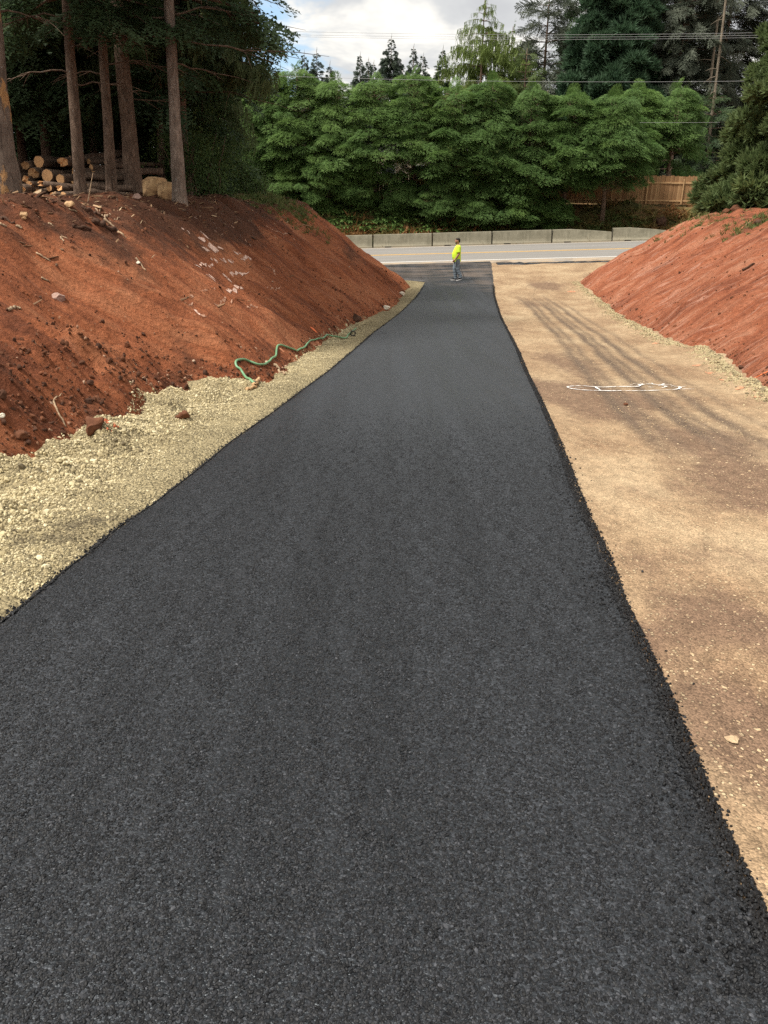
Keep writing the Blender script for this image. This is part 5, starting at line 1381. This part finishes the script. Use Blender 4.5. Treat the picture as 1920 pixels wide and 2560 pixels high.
for k, (px, py, r, mt, lab, cat) in enumerate(ROCKS):
    H = HS if px < 1100 else (HR if py < 800 else HLane)
    if 'pressed' in lab: px, py, mt = 1830, 1852, 'lanerock'
    c = gp(px, py, H); v, f = rock(800 + k, 2, .7 if 'pressed' not in lab else .25, .5, 9)
    if 'clod' in mt: v = v * (1 + .25 * fbm(v[:, 0] * 2, v[:, 1] * 2, v[:, 2] * 2, k, 3))[:, None]
    a = k * 1.7; v = v @ np.array([[math.cos(a), math.sin(a), 0], [-math.sin(a), math.cos(a), 0], [0, 0, 1]])
    tag(mesh({'chunk': 'wood_chunk'}.get(cat, cat), v * r + np.array([0, 0, r * .3]) + c, f, MAT[mt], smooth='clod' in mt, origin=c), lab, cat)

# ------------------------------------------------------------------ paint sprayed on the ground and scrapes on the bank


def ribbon(mb, P, w, H, lift, jag=.15):
    P = np.asarray(P, float); L = np.concatenate([[0], np.cumsum(np.hypot(*np.diff(P[:, :2], axis=0).T))]); n = max(3, int(L[-1] / .07))
    s = np.linspace(0, L[-1], n); x, y = np.interp(s, L, P[:, 0]), np.interp(s, L, P[:, 1]); tx, ty = np.gradient(x), np.gradient(y); tl = np.hypot(tx, ty) + 1e-9
    ww = w * .5 * (1 + jag * RG.normal(size=n)); ww[0] *= .5; ww[-1] *= .4; V = []
    for sg in (-1, 0, 1):
        a, b_ = x - ty / tl * ww * sg, y + tx / tl * ww * sg; V.append(np.column_stack([a, b_, H(a, b_) + lift]))
    k = np.arange(n - 1); mb.add(np.concatenate(V), np.concatenate([np.stack([o + k, o + k + 1, o + n + k + 1, o + n + k], -1) for o in (0, n)]))


def spray(name, col, wear):
    m, N, b = newmat(name); c = oc(N)
    cov = N.smooth(N.noise(c, 16, 5, .7), wear - .1, wear + .1)
    setb(N, b, Base_Color=(*col, 1), Roughness=.8, Alpha=N.math('SUBTRACT', 1.0, N.math('MULTIPLY', cov, .85))); return m


MAT['spray_white'] = spray('white_spray_paint', (.80, .79, .76), .54); MAT['spray_orange'] = spray('orange_spray_paint', (.78, .17, .05), .62); MAT['spray_dim'] = spray('faint_orange_spray', (.72, .30, .16), .45); MAT['scrape'] = spray('pale_scraped_rock', (.56, .38, .30), .56); MAT['scrape2'] = spray('faint_scraped_rock', (.46, .27, .18), .5)
mb = MB(); ox, oy, sc = 1380, 920, .229
for pts, w in [([(240, 200), (330, 198), (450, 209), (520, 212), (700, 207), (850, 207), (945, 205), (960, 192), (930, 180), (880, 178)], .07), ([(240, 200), (190, 206), (165, 213), (190, 224), (240, 234), (330, 243), (400, 248), (530, 252), (750, 252), (1000, 252), (1200, 246), (1330, 240), (1395, 226), (1385, 208), (1330, 203)], .07), ([(465, 208), (500, 230), (530, 251)], .08), ([(250, 214), (300, 217), (350, 222)], .05),
               ([(960, 192), (1020, 180), (1100, 180), (1180, 190), (1230, 184), (1310, 190)], .06), ([(1050, 212), (1110, 215)], .05), ([(1160, 200), (1200, 196), (1250, 208), (1190, 222)], .06), ([(1300, 205), (1330, 196)], .05), ([(1400, 225), (1500, 236), (1550, 235)], .035), ([(1395, 215), (1470, 202)], .035), ([(1380, 232), (1450, 246)], .035), ([(880, 186), (840, 188)], .035), ([(1000, 182), (960, 168)], .035), ([(1100, 180), (1085, 168)], .035), ([(1190, 186), (1230, 172)], .035), ([(1130, 185), (1190, 200), (1230, 200)], .05)]:
    P = spline(on(pts, HLane, sc, ox, oy), 5) if len(pts) > 2 else on(pts, HLane, sc, ox, oy); ribbon(mb, P, w * .5, HLane, .009, .35)
tag(mb.build('spray_mark', MAT['spray_white']), 'long white spray painted outline across the gravel lane', 'paint mark')
for k, (pts, w, mt, lab, H) in enumerate([([(776, 819), (793, 833)], .10, 'spray_orange', 'bright orange dash sprayed low on the left bank', HL), ([(698, 872), (712, 882)], .10, 'spray_dim', 'faint orange dash below the hose bend', HL), ([(778, 860), (800, 858)], .10, 'spray_dim', 'faint orange patch between hose and far gravel', HL),
                                  ([(1735, 914), (1748, 916)], .16, 'spray_dim', 'orange dot on the lane, second from the right bank top', HLane), ([(1769, 932), (1782, 934)], .15, 'spray_dim', 'orange dot on the lane, middle of the row', HLane), ([(1797, 949), (1810, 951)], .14, 'spray_dim', 'orange dot on the lane, fourth along the bank', HLane), ([(1842, 971), (1858, 972)], .13, 'spray_dim', 'orange dot on the lane near the right frame edge', HLane),
                                  ([(1884, 992), (1900, 994)], .12, 'spray_dim', 'orange dot on the lane nearest the camera', HLane), ([(1636, 858), (1646, 860)], .2, 'spray_dim', 'orange dot on the lane farthest along the bank', HLane), ([(1886, 947), (1920, 930)], .07, 'spray_orange', 'orange line sprayed up the right bank at the frame edge', HR), ([(1422, 728), (1436, 731)], .3, 'spray_dim', 'faint orange dot at the far bank foot', HLane)]):
    mb = MB(); ribbon(mb, spline(on(pts, H), 4), w, H, .012); tag(mb.build('spray_mark', MAT[mt]), lab, 'paint mark', 'orange survey marks')
# orange painted stones at the foot of the left bank
g = np.random.default_rng(91); c = gp(258, 1054, HS); q = c[:2] + g.normal(size=(26, 2)) * np.array([.07, .06]); z = HS(q[:, 0], q[:, 1]); MAT['orange_stone'] = plain('orange_painted_stone', (.40, .11, .05), .8, .4, 20)
tag(scatter('orange_stones', [rock(k, 1) for k in (1, 2, 3)], np.column_stack([q, z]), g.uniform(0, 6, (26, 3)), g.uniform(.014, .03, 26), MAT['orange_stone']), 'orange sprayed stones at the foot of the left bank')
mb, mb2 = MB(), MB(); ox, oy, sc = 400, 540, .2532
for pts, w in [([(405, 305), (470, 355)], .16), ([(425, 303), (485, 352)], .10), ([(480, 305), (555, 345)], .22), ([(505, 300), (580, 345)], .16), ([(570, 310), (625, 335)], .12), ([(340, 18), (365, 28)], .2), ([(380, 222), (420, 240), (445, 236)], .14), ([(400, 155), (440, 190), (485, 235)], .06), ([(210, 118), (238, 142)], .08), ([(268, 150), (295, 182)], .05), ([(720, 350), (760, 368), (800, 376)], .14), ([(735, 362), (775, 385)], .12), ([(800, 430), (850, 418), (895, 424)], .09), ([(820, 405), (850, 435)], .08), ([(860, 405), (890, 435)], .07),
               ([(500, 420), (565, 468)], .10), ([(530, 425), (572, 465)], .07), ([(590, 425), (650, 468)], .10), ([(620, 430), (655, 455)], .12), ([(670, 440), (722, 466)], .10), ([(690, 430), (730, 460)], .06), ([(350, 490), (400, 487), (450, 486), (520, 476)], .10), ([(455, 580), (500, 610), (548, 652)], .07), ([(480, 578), (545, 632)], .06), ([(520, 580), (575, 628)], .07), ([(618, 570), (665, 615), (712, 662)], .09), ([(680, 580), (720, 580), (800, 572), (880, 556)], .08), ([(652, 733), (680, 758), (740, 748), (818, 718)], .09), ([(345, 930), (365, 955), (395, 982)], .10)]:
    ribbon(mb, on(pts, HL, sc, ox, oy), w * .62, HL, .012, .5)
for pts, w in [([(530, 872), (620, 852), (712, 828)], .05), ([(280, 886), (310, 880), (326, 856)], .05), ([(400, 985), (460, 1000)], .08), ([(510, 140), (570, 165), (640, 205)], .05), ([(1060, 715), (1190, 700)], .04), ([(860, 910), (960, 900)], .06), ([(290, 792), (330, 800)], .07), ([(400, 745), (470, 740)], .05), ([(510, 715), (540, 712)], .05), ([(1050, 100), (1160, 160), (1330, 230)], .05), ([(700, 95), (735, 125)], .06), ([(1130, 190), (1145, 215)], .05), ([(840, 235), (900, 305)], .05), ([(1085, 490), (1140, 590)], .08)]:
    ribbon(mb2, on(pts, HL, sc, ox, oy), w * .6, HL, .012, .5)
tag(mb.build('bucket_scrapes', MAT['scrape'], earth_l), kind='stuff'); tag(mb2.build('faint_scrapes', MAT['scrape2'], earth_l), kind='stuff')

# ------------------------------------------------------------------ loose stones, soil and litter
g = np.random.default_rng(5); R3 = [rock(k, 1, .7) for k in (11, 12, 13)]; R0 = [rock(k, 0, .75) for k in (14, 15, 16)]


def rand_in(n, x0, x1, y0, y1, dens=None):
    x, y = g.uniform(x0, x1, n), y0 + (y1 - y0) * g.random(n) ** 1.6
    return x, y


# crushed rock of the left shoulder
x, y = rand_in(260000, -4.6, 2.2, 3.6, 24)
ok = (x < lef(y) + .02) & (sdist(x, y, TOE_L, -1) > -.06 + .12 * fbm(x * 3, y * 3, 0, 3, 2)); x, y = x[ok], y[ok]; n = len(x)
s = np.exp(g.normal(-4.72, .48, n)) * (1 + .3 * sstep(y, 6, 4)); e = lef(y) - x; s *= .42 + .58 * sstep(e, .15, 1.0)
st = gauss_px(x, y, HG, [(205, 1310, .16, .12, .8), (150, 1350, .25, .12, .5), (290, 1300, .2, .2, .35)])
tint = np.clip(g.normal(.56, .26, n) - .35 * sstep(fbm(x * 2.4, y * 2.4, 0, 171, 4), .15, .8) - st * .7 * (g.random(n) < .9), 0, 1)  # st is stain; the noise patches paint shadow pockets into the stones
tag(scatter('shoulder_gravel', R0, np.column_stack([x, y, np.maximum(HG(x, y), np.where(sdist(x, y, TOE_L, -1) < .1, HL(x, y), -9)) + s * .15]), g.uniform(0, 6.28, (n, 3)), s, MAT['stone'], tint=tint), 'pale crushed rock heaped along the left asphalt edge')
# stones that show in the asphalt near the camera
n = 330000; y = .75 + 9.0 * g.random(n) ** 1.6; y = y[g.random(n) > sstep(y, 4.0, 9.6)]; n = len(y); x = lef(y) + .09 + (ref_(y) - lef(y) - .165) * g.random(n)
s = g.uniform(.0030, .0072, n) * (1 + .35 * (g.random(n) > .95)); zz = zb(x, y) + .075 + .004 * fbm(x * 6, y * 3, 0, 105, 3) + .012 * (sstep(x - ref_(y) + 1.0 + .02 * y, -.02, .05) - .5) * sstep(y, 6, 10)
tag(scatter('asphalt_aggregate', R0, np.column_stack([x, y, zz + s * .05]), np.column_stack([g.normal(0, .25, n), g.normal(0, .25, n), g.uniform(0, 6.28, n)]), np.column_stack([s * 1.15, s, s * .75]), MAT['asphalt_stone'], tint=g.beta(2.2, 2.6, n)), 'coarse black stones in the fresh asphalt surface')
# crumbs of asphalt along both edges
n = 16000; y = 1.2 + 33 * g.random(n) ** 1.9; u = g.random(n); x = ref_(y) - .085 + .10 * u ** 1.1 + .011 * g.normal(size=n); x = np.where(g.random(n) < .3, x - .09 * np.abs(g.normal(size=n)), x); far = g.random(n) < .007; x = np.where(far, x + np.abs(g.normal(0, .09, n)), x)
s = g.uniform(.0045, .010, n) * np.where(far, 1.25, 1); edge = np.clip((ref_(y) + .01 - x) / .085, 0, 1); z1 = zb(x, y) + .075 * edge ** .8
k = int(n * .30); y2 = 3.2 + 31 * g.random(k) ** 1.7; x2 = lef(y2) + .10 - .13 * g.random(k) ** 1.2 - .015 * np.abs(g.normal(size=k)); e2 = np.clip((x2 - lef(y2) + .01) / .1, 0, 1); z2_ = zb(x2, y2) + .075 * e2 + .01
x, y, z1, s = np.concatenate([x, x2]), np.concatenate([y, y2]), np.concatenate([z1, z2_]), np.concatenate([s, g.uniform(.005, .010, k)]); n = len(x)
tag(scatter('asphalt_crumbs', R3, np.column_stack([x, y, z1]), g.uniform(0, 6.28, (n, 3)), s, MAT['asphalt_stone'], tint=g.beta(1.6, 4.5, n)), 'loose black asphalt crumbs along the mat edges')
# pebbles pressed into the lane
x, y = rand_in(42000, 1.0, 10, 2.0, 20); cl = fbm(x * 1.4, y * 1.4, 0, 141, 3); ok = (x > ref_(y) + .03) & (sdist(x, y, TOE_R, 1) > -.1) & (g.random(len(x)) < .25 + .75 * sstep(cl, -.1, .6)); x, y = x[ok], y[ok]; n = len(x); s = np.exp(g.normal(-5.15, .42, n)) * (1 + .7 * (g.random(n) > .97))
tag(scatter('lane_pebbles', R0, np.column_stack([x, y, HLane(x, y) - s * .12]), np.column_stack([g.normal(0, .2, n), g.normal(0, .2, n), g.uniform(0, 6.28, n)]), np.column_stack([s * 1.3, s, s * .5]), MAT['lanestone'], tint=np.clip(g.normal(.5, .25, n), 0, 1)), 'pale pebbles pressed into the gravel lane')
# crushed rock along the foot of the right bank
y = 6 + 29 * g.random(15000) ** 1.4; k = np.interp(y, TOE_R[:12, 1], TOE_R[:12, 0]); x = k - np.abs(g.normal(0, .16, len(y))) + .08; n = len(y); s = np.exp(g.normal(-4.2, .35, n))
tag(scatter('bank_foot_gravel', R0, np.column_stack([x, y, np.maximum(HLane(x, y), HR(x, y)) + s * .1]), g.uniform(0, 6.28, (n, 3)), s, MAT['stone'], tint=np.clip(g.normal(.22, .16, n), 0, 1)), 'loose crushed rock along the foot of the right bank')
# loose soil on the banks
x, y = rand_in(75000, -7.5, 1.6, 4.8, 34); d = sdist(x, y, TOE_L, 1); cl = fbm(x * .9, y * .9, 0, 151, 4)
near_foot = np.exp(-((d - .4) / .45) ** 2) * sstep(y, 13, 9) * sstep(y, 5.6, 7.5) * 1.1 + .6 * np.exp(-((d - .1) / .18) ** 2); ok = (d > -.05) & (g.random(len(x)) < np.clip(near_foot + .5 * sstep(cl, .25, .9) + .03, 0, 1)); x, y, nf = x[ok], y[ok], near_foot[ok]; n = len(x)
s = np.exp(g.normal(-4.45, .55, n)) * (1 + .25 * (nf > .5)); s = np.minimum(s, .055)
tag(scatter('loose_soil', R3, np.column_stack([x, y, HL(x, y) + s * .1]), g.uniform(0, 6.28, (n, 3)), s, MAT['clods'], tint=g.random(n) ** 1.7), 'crumbled dark soil on the left bank')
x, y = rand_in(26000, 4.5, 15, 8, 38); d = sdist(x, y, TOE_R, -1); ok = (d > -.1) & (g.random(len(x)) < .10 + .75 * np.exp(-((d - .1) / .2) ** 2)); x, y = x[ok], y[ok]; n = len(x); s = np.exp(g.normal(-4.0, .5, n))
tag(scatter('loose_soil', R3, np.column_stack([x, y, HR(x, y) + s * .1]), g.uniform(0, 6.28, (n, 3)), s, MAT['clods'], tint=g.random(n) * .86), 'crumbled red soil on the right bank')
# bark and wood litter on the brow of the left bank
x = g.uniform(-12, -2.5, 17000); y = g.uniform(9, 37, 17000); hz = plateau_l(x, y) - HL(x, y); d = sdist(x, y, TOE_L, 1); ok = (d > 1.0) & (g.random(17000) < np.clip(np.exp(-np.abs(hz - .05) / .28) * .9, .02, 1)); x, y = x[ok], y[ok]; n = len(x)
L = np.exp(g.normal(-2.75, .55, n))
tag(scatter('bark_litter', R0, np.column_stack([x, y, HL(x, y) + .01]), np.column_stack([g.normal(0, .3, n), g.normal(0, .3, n), g.uniform(0, 6.28, n)]), np.column_stack([L, L * g.uniform(.12, .4, n), L * g.uniform(.08, .2, n)]), MAT['chips'], tint=g.random(n) ** 1.3), 'bark and wood litter scattered over the brow of the left bank')

# ------------------------------------------------------------------ the worker


def voxel(mb, name, size, mat, parent=None, smooth=2, origin=(0, 0, 0)):
    """fuse the collected closed shapes into one continuous surface"""
    o = mb.build(name + '_shape', None); md = o.modifiers.new('r', 'REMESH'); md.mode = 'VOXEL'; md.voxel_size = size
    s = o.modifiers.new('s', 'SMOOTH'); s.factor = .5; s.iterations = smooth
    dg = bpy.context.evaluated_depsgraph_get(); me = bpy.data.meshes.new_from_object(o.evaluated_get(dg)); bpy.data.objects.remove(o)
    me.materials.clear(); me.materials.append(mat); me.polygons.foreach_set('use_smooth', np.ones(len(me.polygons), bool)); me.name = name
    r = bpy.data.objects.new(name, me); link(r, parent); return r


def ball(mb, c, r):
    v, f = icosphere(2); return mb.add(v * np.array(r) + np.array(c), None, f)


def loft(mb, rings, n=20):
    """closed stack of ellipses: (z, cx, cy, rx, ry)"""
    a = np.arange(n) * 2 * math.pi / n; V = np.concatenate([np.column_stack([cx + rx * np.cos(a), cy + ry * np.sin(a), np.full(n, z)]) for z, cx, cy, rx, ry in rings]); m = len(rings)
    i, j = np.meshgrid(np.arange(m - 1), np.arange(n), indexing='ij'); j2 = (j + 1) % n
    Q = np.stack([i * n + j, i * n + j2, (i + 1) * n + j2, (i + 1) * n + j], -1).reshape(-1, 4)
    V = np.concatenate([V, [[rings[0][1], rings[0][2], rings[0][0]], [rings[-1][1], rings[-1][2], rings[-1][0]]]]); k = np.arange(n)
    return mb.add(V, Q, np.concatenate([np.stack([(k + 1) % n, k, np.full(n, m * n)], -1), np.stack([(m - 1) * n + k, (m - 1) * n + (k + 1) % n, np.full(n, m * n + 1)], -1)]))


MAT['skin'] = plain('skin', (.36, .19, .13), .55, .12, 9); MAT['shirt'] = plain('lime_shirt', (.62, .88, .05), .8, .06, 4); MAT['jeans'] = plain('faded_jeans', (.17, .21, .245), .9, .3, 16)
MAT['shoe'] = plain('black_sneaker', (.02, .02, .022), .6, .2); MAT['sole'] = plain('white_sole', (.78, .77, .75), .6, .05); MAT['hair'] = plain('dark_hair', (.016, .012, .010), .7, .3, 40); MAT['rod'] = plain('metal_rod', (.25, .25, .26), .4, .1, 5, 0, .6)
foot = gp(1141, 701, lambda x, y: zb(x, y) + .078); foot[2] = float(zb(foot[0:1], foot[1:2])[0]) + .078
hipN, hipF = np.array([.0, -.10, .92]), np.array([.0, .10, .92])
kN, aN, tN = np.array([.04, -.11, .50]), np.array([.165, -.115, .15]), np.array([.02, -.12, .035])
kF, aF, tF = np.array([-.075, .10, .50]), np.array([-.03, .10, .095]), np.array([-.20, .11, .035])
B = MB()
loft(B, [(.84, .01, 0, .10, .14), (.95, .0, 0, .145, .175), (1.10, -.03, 0, .165, .175), (1.25, -.015, 0, .145, .185), (1.40, .015, 0, .12, .20), (1.47, .025, 0, .075, .13), (1.52, .015, 0, .055, .065)])
B.tube([(.02, 0, 1.44), (.0, 0, 1.56), (-.01, 0, 1.62)], [.066, .060, .058], 12)
ball(B, (-.015, 0, 1.67), (.098, .078, .115)); ball(B, (-.055, 0, 1.615), (.062, .058, .055)); ball(B, (-.116, 0, 1.655), (.020, .014, .022)); ball(B, (-.10, 0, 1.685), (.022, .045, .012))
for sg in (-1, 1): ball(B, (.0, .08 * sg, 1.665), (.022, .012, .032))
for h, k, a in ((hipN, kN, aN), (hipF, kF, aF)): B.tube([h, (h + k) / 2, k, (k * .6 + a * .4), a], [.095, .085, .062, .060, .042], 12)
for a, t in ((aN, tN), (aF, tF)): B.tube([a + np.array([.03, 0, -.02]), a * .5 + t * .5 + np.array([0, 0, .005]), t], [.04, .04, .03], 10)
arms = [([.03, -.20, 1.42], [.045, -.25, 1.14], [-.10, -.24, .93], [-.165, -.235, .86]), ([.03, .20, 1.42], [.10, .25, 1.14], [.12, .27, .92], [.10, .275, .85])]
for sh, el, wr, hd in arms:
    sh, el, wr, hd = map(np.array, (sh, el, wr, hd)); B.tube([sh, (sh + el) / 2, el, (el + wr) / 2, wr], [.066, .056, .047, .044, .031], 10)
    d = hd - wr; d = d / np.linalg.norm(d); B.tube([wr, wr + d * .05, wr + d * .10], [.030, .042, .036], 8); sd_ = np.array([-.9, 0, -.3]) if sh[1] < 0 else np.array([-.8, 0, .1])
    for q, ln in enumerate((.068, .078, .073, .056)):
        o = wr + d * .09 + np.cross(d, (0, 1, 0)) * (q - 1.5) * .020; cu = np.array([0, .012, -.012]); B.tube([o, o + d * ln * .55, o + d * ln + cu], [.0105, .010, .008], 6)
    o = wr + d * .035 + np.cross(d, (0, 1, 0)) * -.036; B.tube([o, o + d * .03 + np.cross(d, (0, 1, 0)) * -.018, o + d * .06 + np.cross(d, (0, 1, 0)) * -.016], [.013, .012, .009], 6)
man = voxel(B, 'person', .0095, MAT['skin']); man.location = foot; tag(man, 'worker in lime T-shirt and faded jeans walking left with a rod', 'person')
S = MB()
loft(S, [(.80, .0, 0, .165, .195), (.88, -.015, 0, .180, .205), (1.0, -.035, 0, .195, .205), (1.12, -.04, 0, .195, .205), (1.25, -.02, 0, .175, .21), (1.38, .015, 0, .145, .215), (1.46, .028, 0, .105, .17), (1.505, .022, 0, .078, .092)])
for sh, el, wr, hd in arms: sh, el = np.array(sh), np.array(el); S.tube([sh + np.array([0, -np.sign(sh[1]) * .06, .0]), sh, (sh + el) / 2, sh * .22 + el * .78], [.085, .092, .085, .082], 12)
sh_ = voxel(S, 'shirt', .012, MAT['shirt'], man, 3)
J = MB(); loft(J, [(.80, .005, 0, .135, .175), (.86, .005, 0, .145, .18), (.93, 0, 0, .148, .182), (.97, 0, 0, .145, .18)])
for h, k, a, f in ((hipN, kN, aN, .5), (hipF, kF, aF, -.2)):
    P = np.array([h, h * .5 + k * .5, k, k * .5 + a * .5, a + np.array([0, 0, .05]), a + np.array([0, 0, -.03])]); P = spline(P, 5); rr = np.interp(np.linspace(0, 1, len(P)), [0, .3, .5, .75, 1], [.12, .108, .092, .085, .082])
    rr = rr * (1 + .06 * np.sin(np.arange(len(P)) * 2.1) * np.linspace(.2, 1, len(P))); J.tube(P, rr, 14)
je = voxel(J, 'jeans', .011, MAT['jeans'], man, 2); tag(je, 'faded grey blue jeans')
for a, t in ((aN, tN), (aF, tF)):
    d = t - a; d[1] = 0; heel = a + np.array([.05, 0, -.075]); toe = t + np.array([-.05, 0, -.012]); S2 = MB()
    S2.tube([heel + np.array([0, 0, .045]), a + np.array([-.01, 0, -.025]), (a + t) / 2 + np.array([-.01, 0, .005]), toe + np.array([.03, 0, .015]), toe], [.040, .052, .050, .040, .024], 12); sho = voxel(S2, 'shoe', .010, MAT['shoe'], man, 2)
    S3 = MB(); u = toe - heel; w = np.array([0, 1, 0]); nrm = np.cross(w, u / np.linalg.norm(u)); nrm = nrm if nrm[2] > 0 else -nrm
    P = []
    for lay in (0, -.028):
        for q in np.linspace(0, 1, 9):
            for sg in (-1, 1): P.append(heel + u * q + w * sg * (.038 + .012 * math.sin(q * 3.1)) * (.75 if q in (0, 1) else 1) + nrm * (lay + .004))
    Qs = [[2 * k, 2 * k + 1, 2 * k + 3, 2 * k + 2] for k in range(8)] + [[18 + 2 * k, 20 + 2 * k, 21 + 2 * k, 19 + 2 * k] for k in range(8)] + [[2 * k, 2 * k + 2, 20 + 2 * k, 18 + 2 * k] for k in range(8)] + [[2 * k + 1, 19 + 2 * k, 21 + 2 * k, 2 * k + 3] for k in range(8)] + [[0, 18, 19, 1], [16, 17, 35, 34]]
    mesh('sole', np.array(P), np.array(Qs), MAT['sole'], sho)
Hh = MB(); ball(Hh, (.012, 0, 1.715), (.100, .084, .082)); ball(Hh, (.055, 0, 1.66), (.055, .075, .075)); ball(Hh, (-.04, 0, 1.74), (.06, .075, .045)); voxel(Hh, 'hair', .010, MAT['hair'], man, 1)
Bd = MB(); ball(Bd, (-.080, 0, 1.585), (.038, .048, .038)); ball(Bd, (-.05, .045, 1.60), (.035, .02, .03)); ball(Bd, (-.05, -.045, 1.60), (.035, .02, .03)); voxel(Bd, 'beard', .009, MAT['hair'], man, 1)
e = np.array([.44, 1.0, 0]) + foot; e[2] = float(zb(e[0:1], e[1:2])[0]) + .085; hnd = foot + np.array([.10, .285, .80])
v, q, t = tube([hnd + (hnd - e) * .12, hnd, (hnd + e) / 2 + np.array([0, 0, -.03]), e], [.011, .011, .010, .012], 7)
tag(mesh('metal_rod', v, [q, t], MAT['rod'], smooth=True), 'thin metal rod held behind the worker with its tip on the asphalt', 'rod')
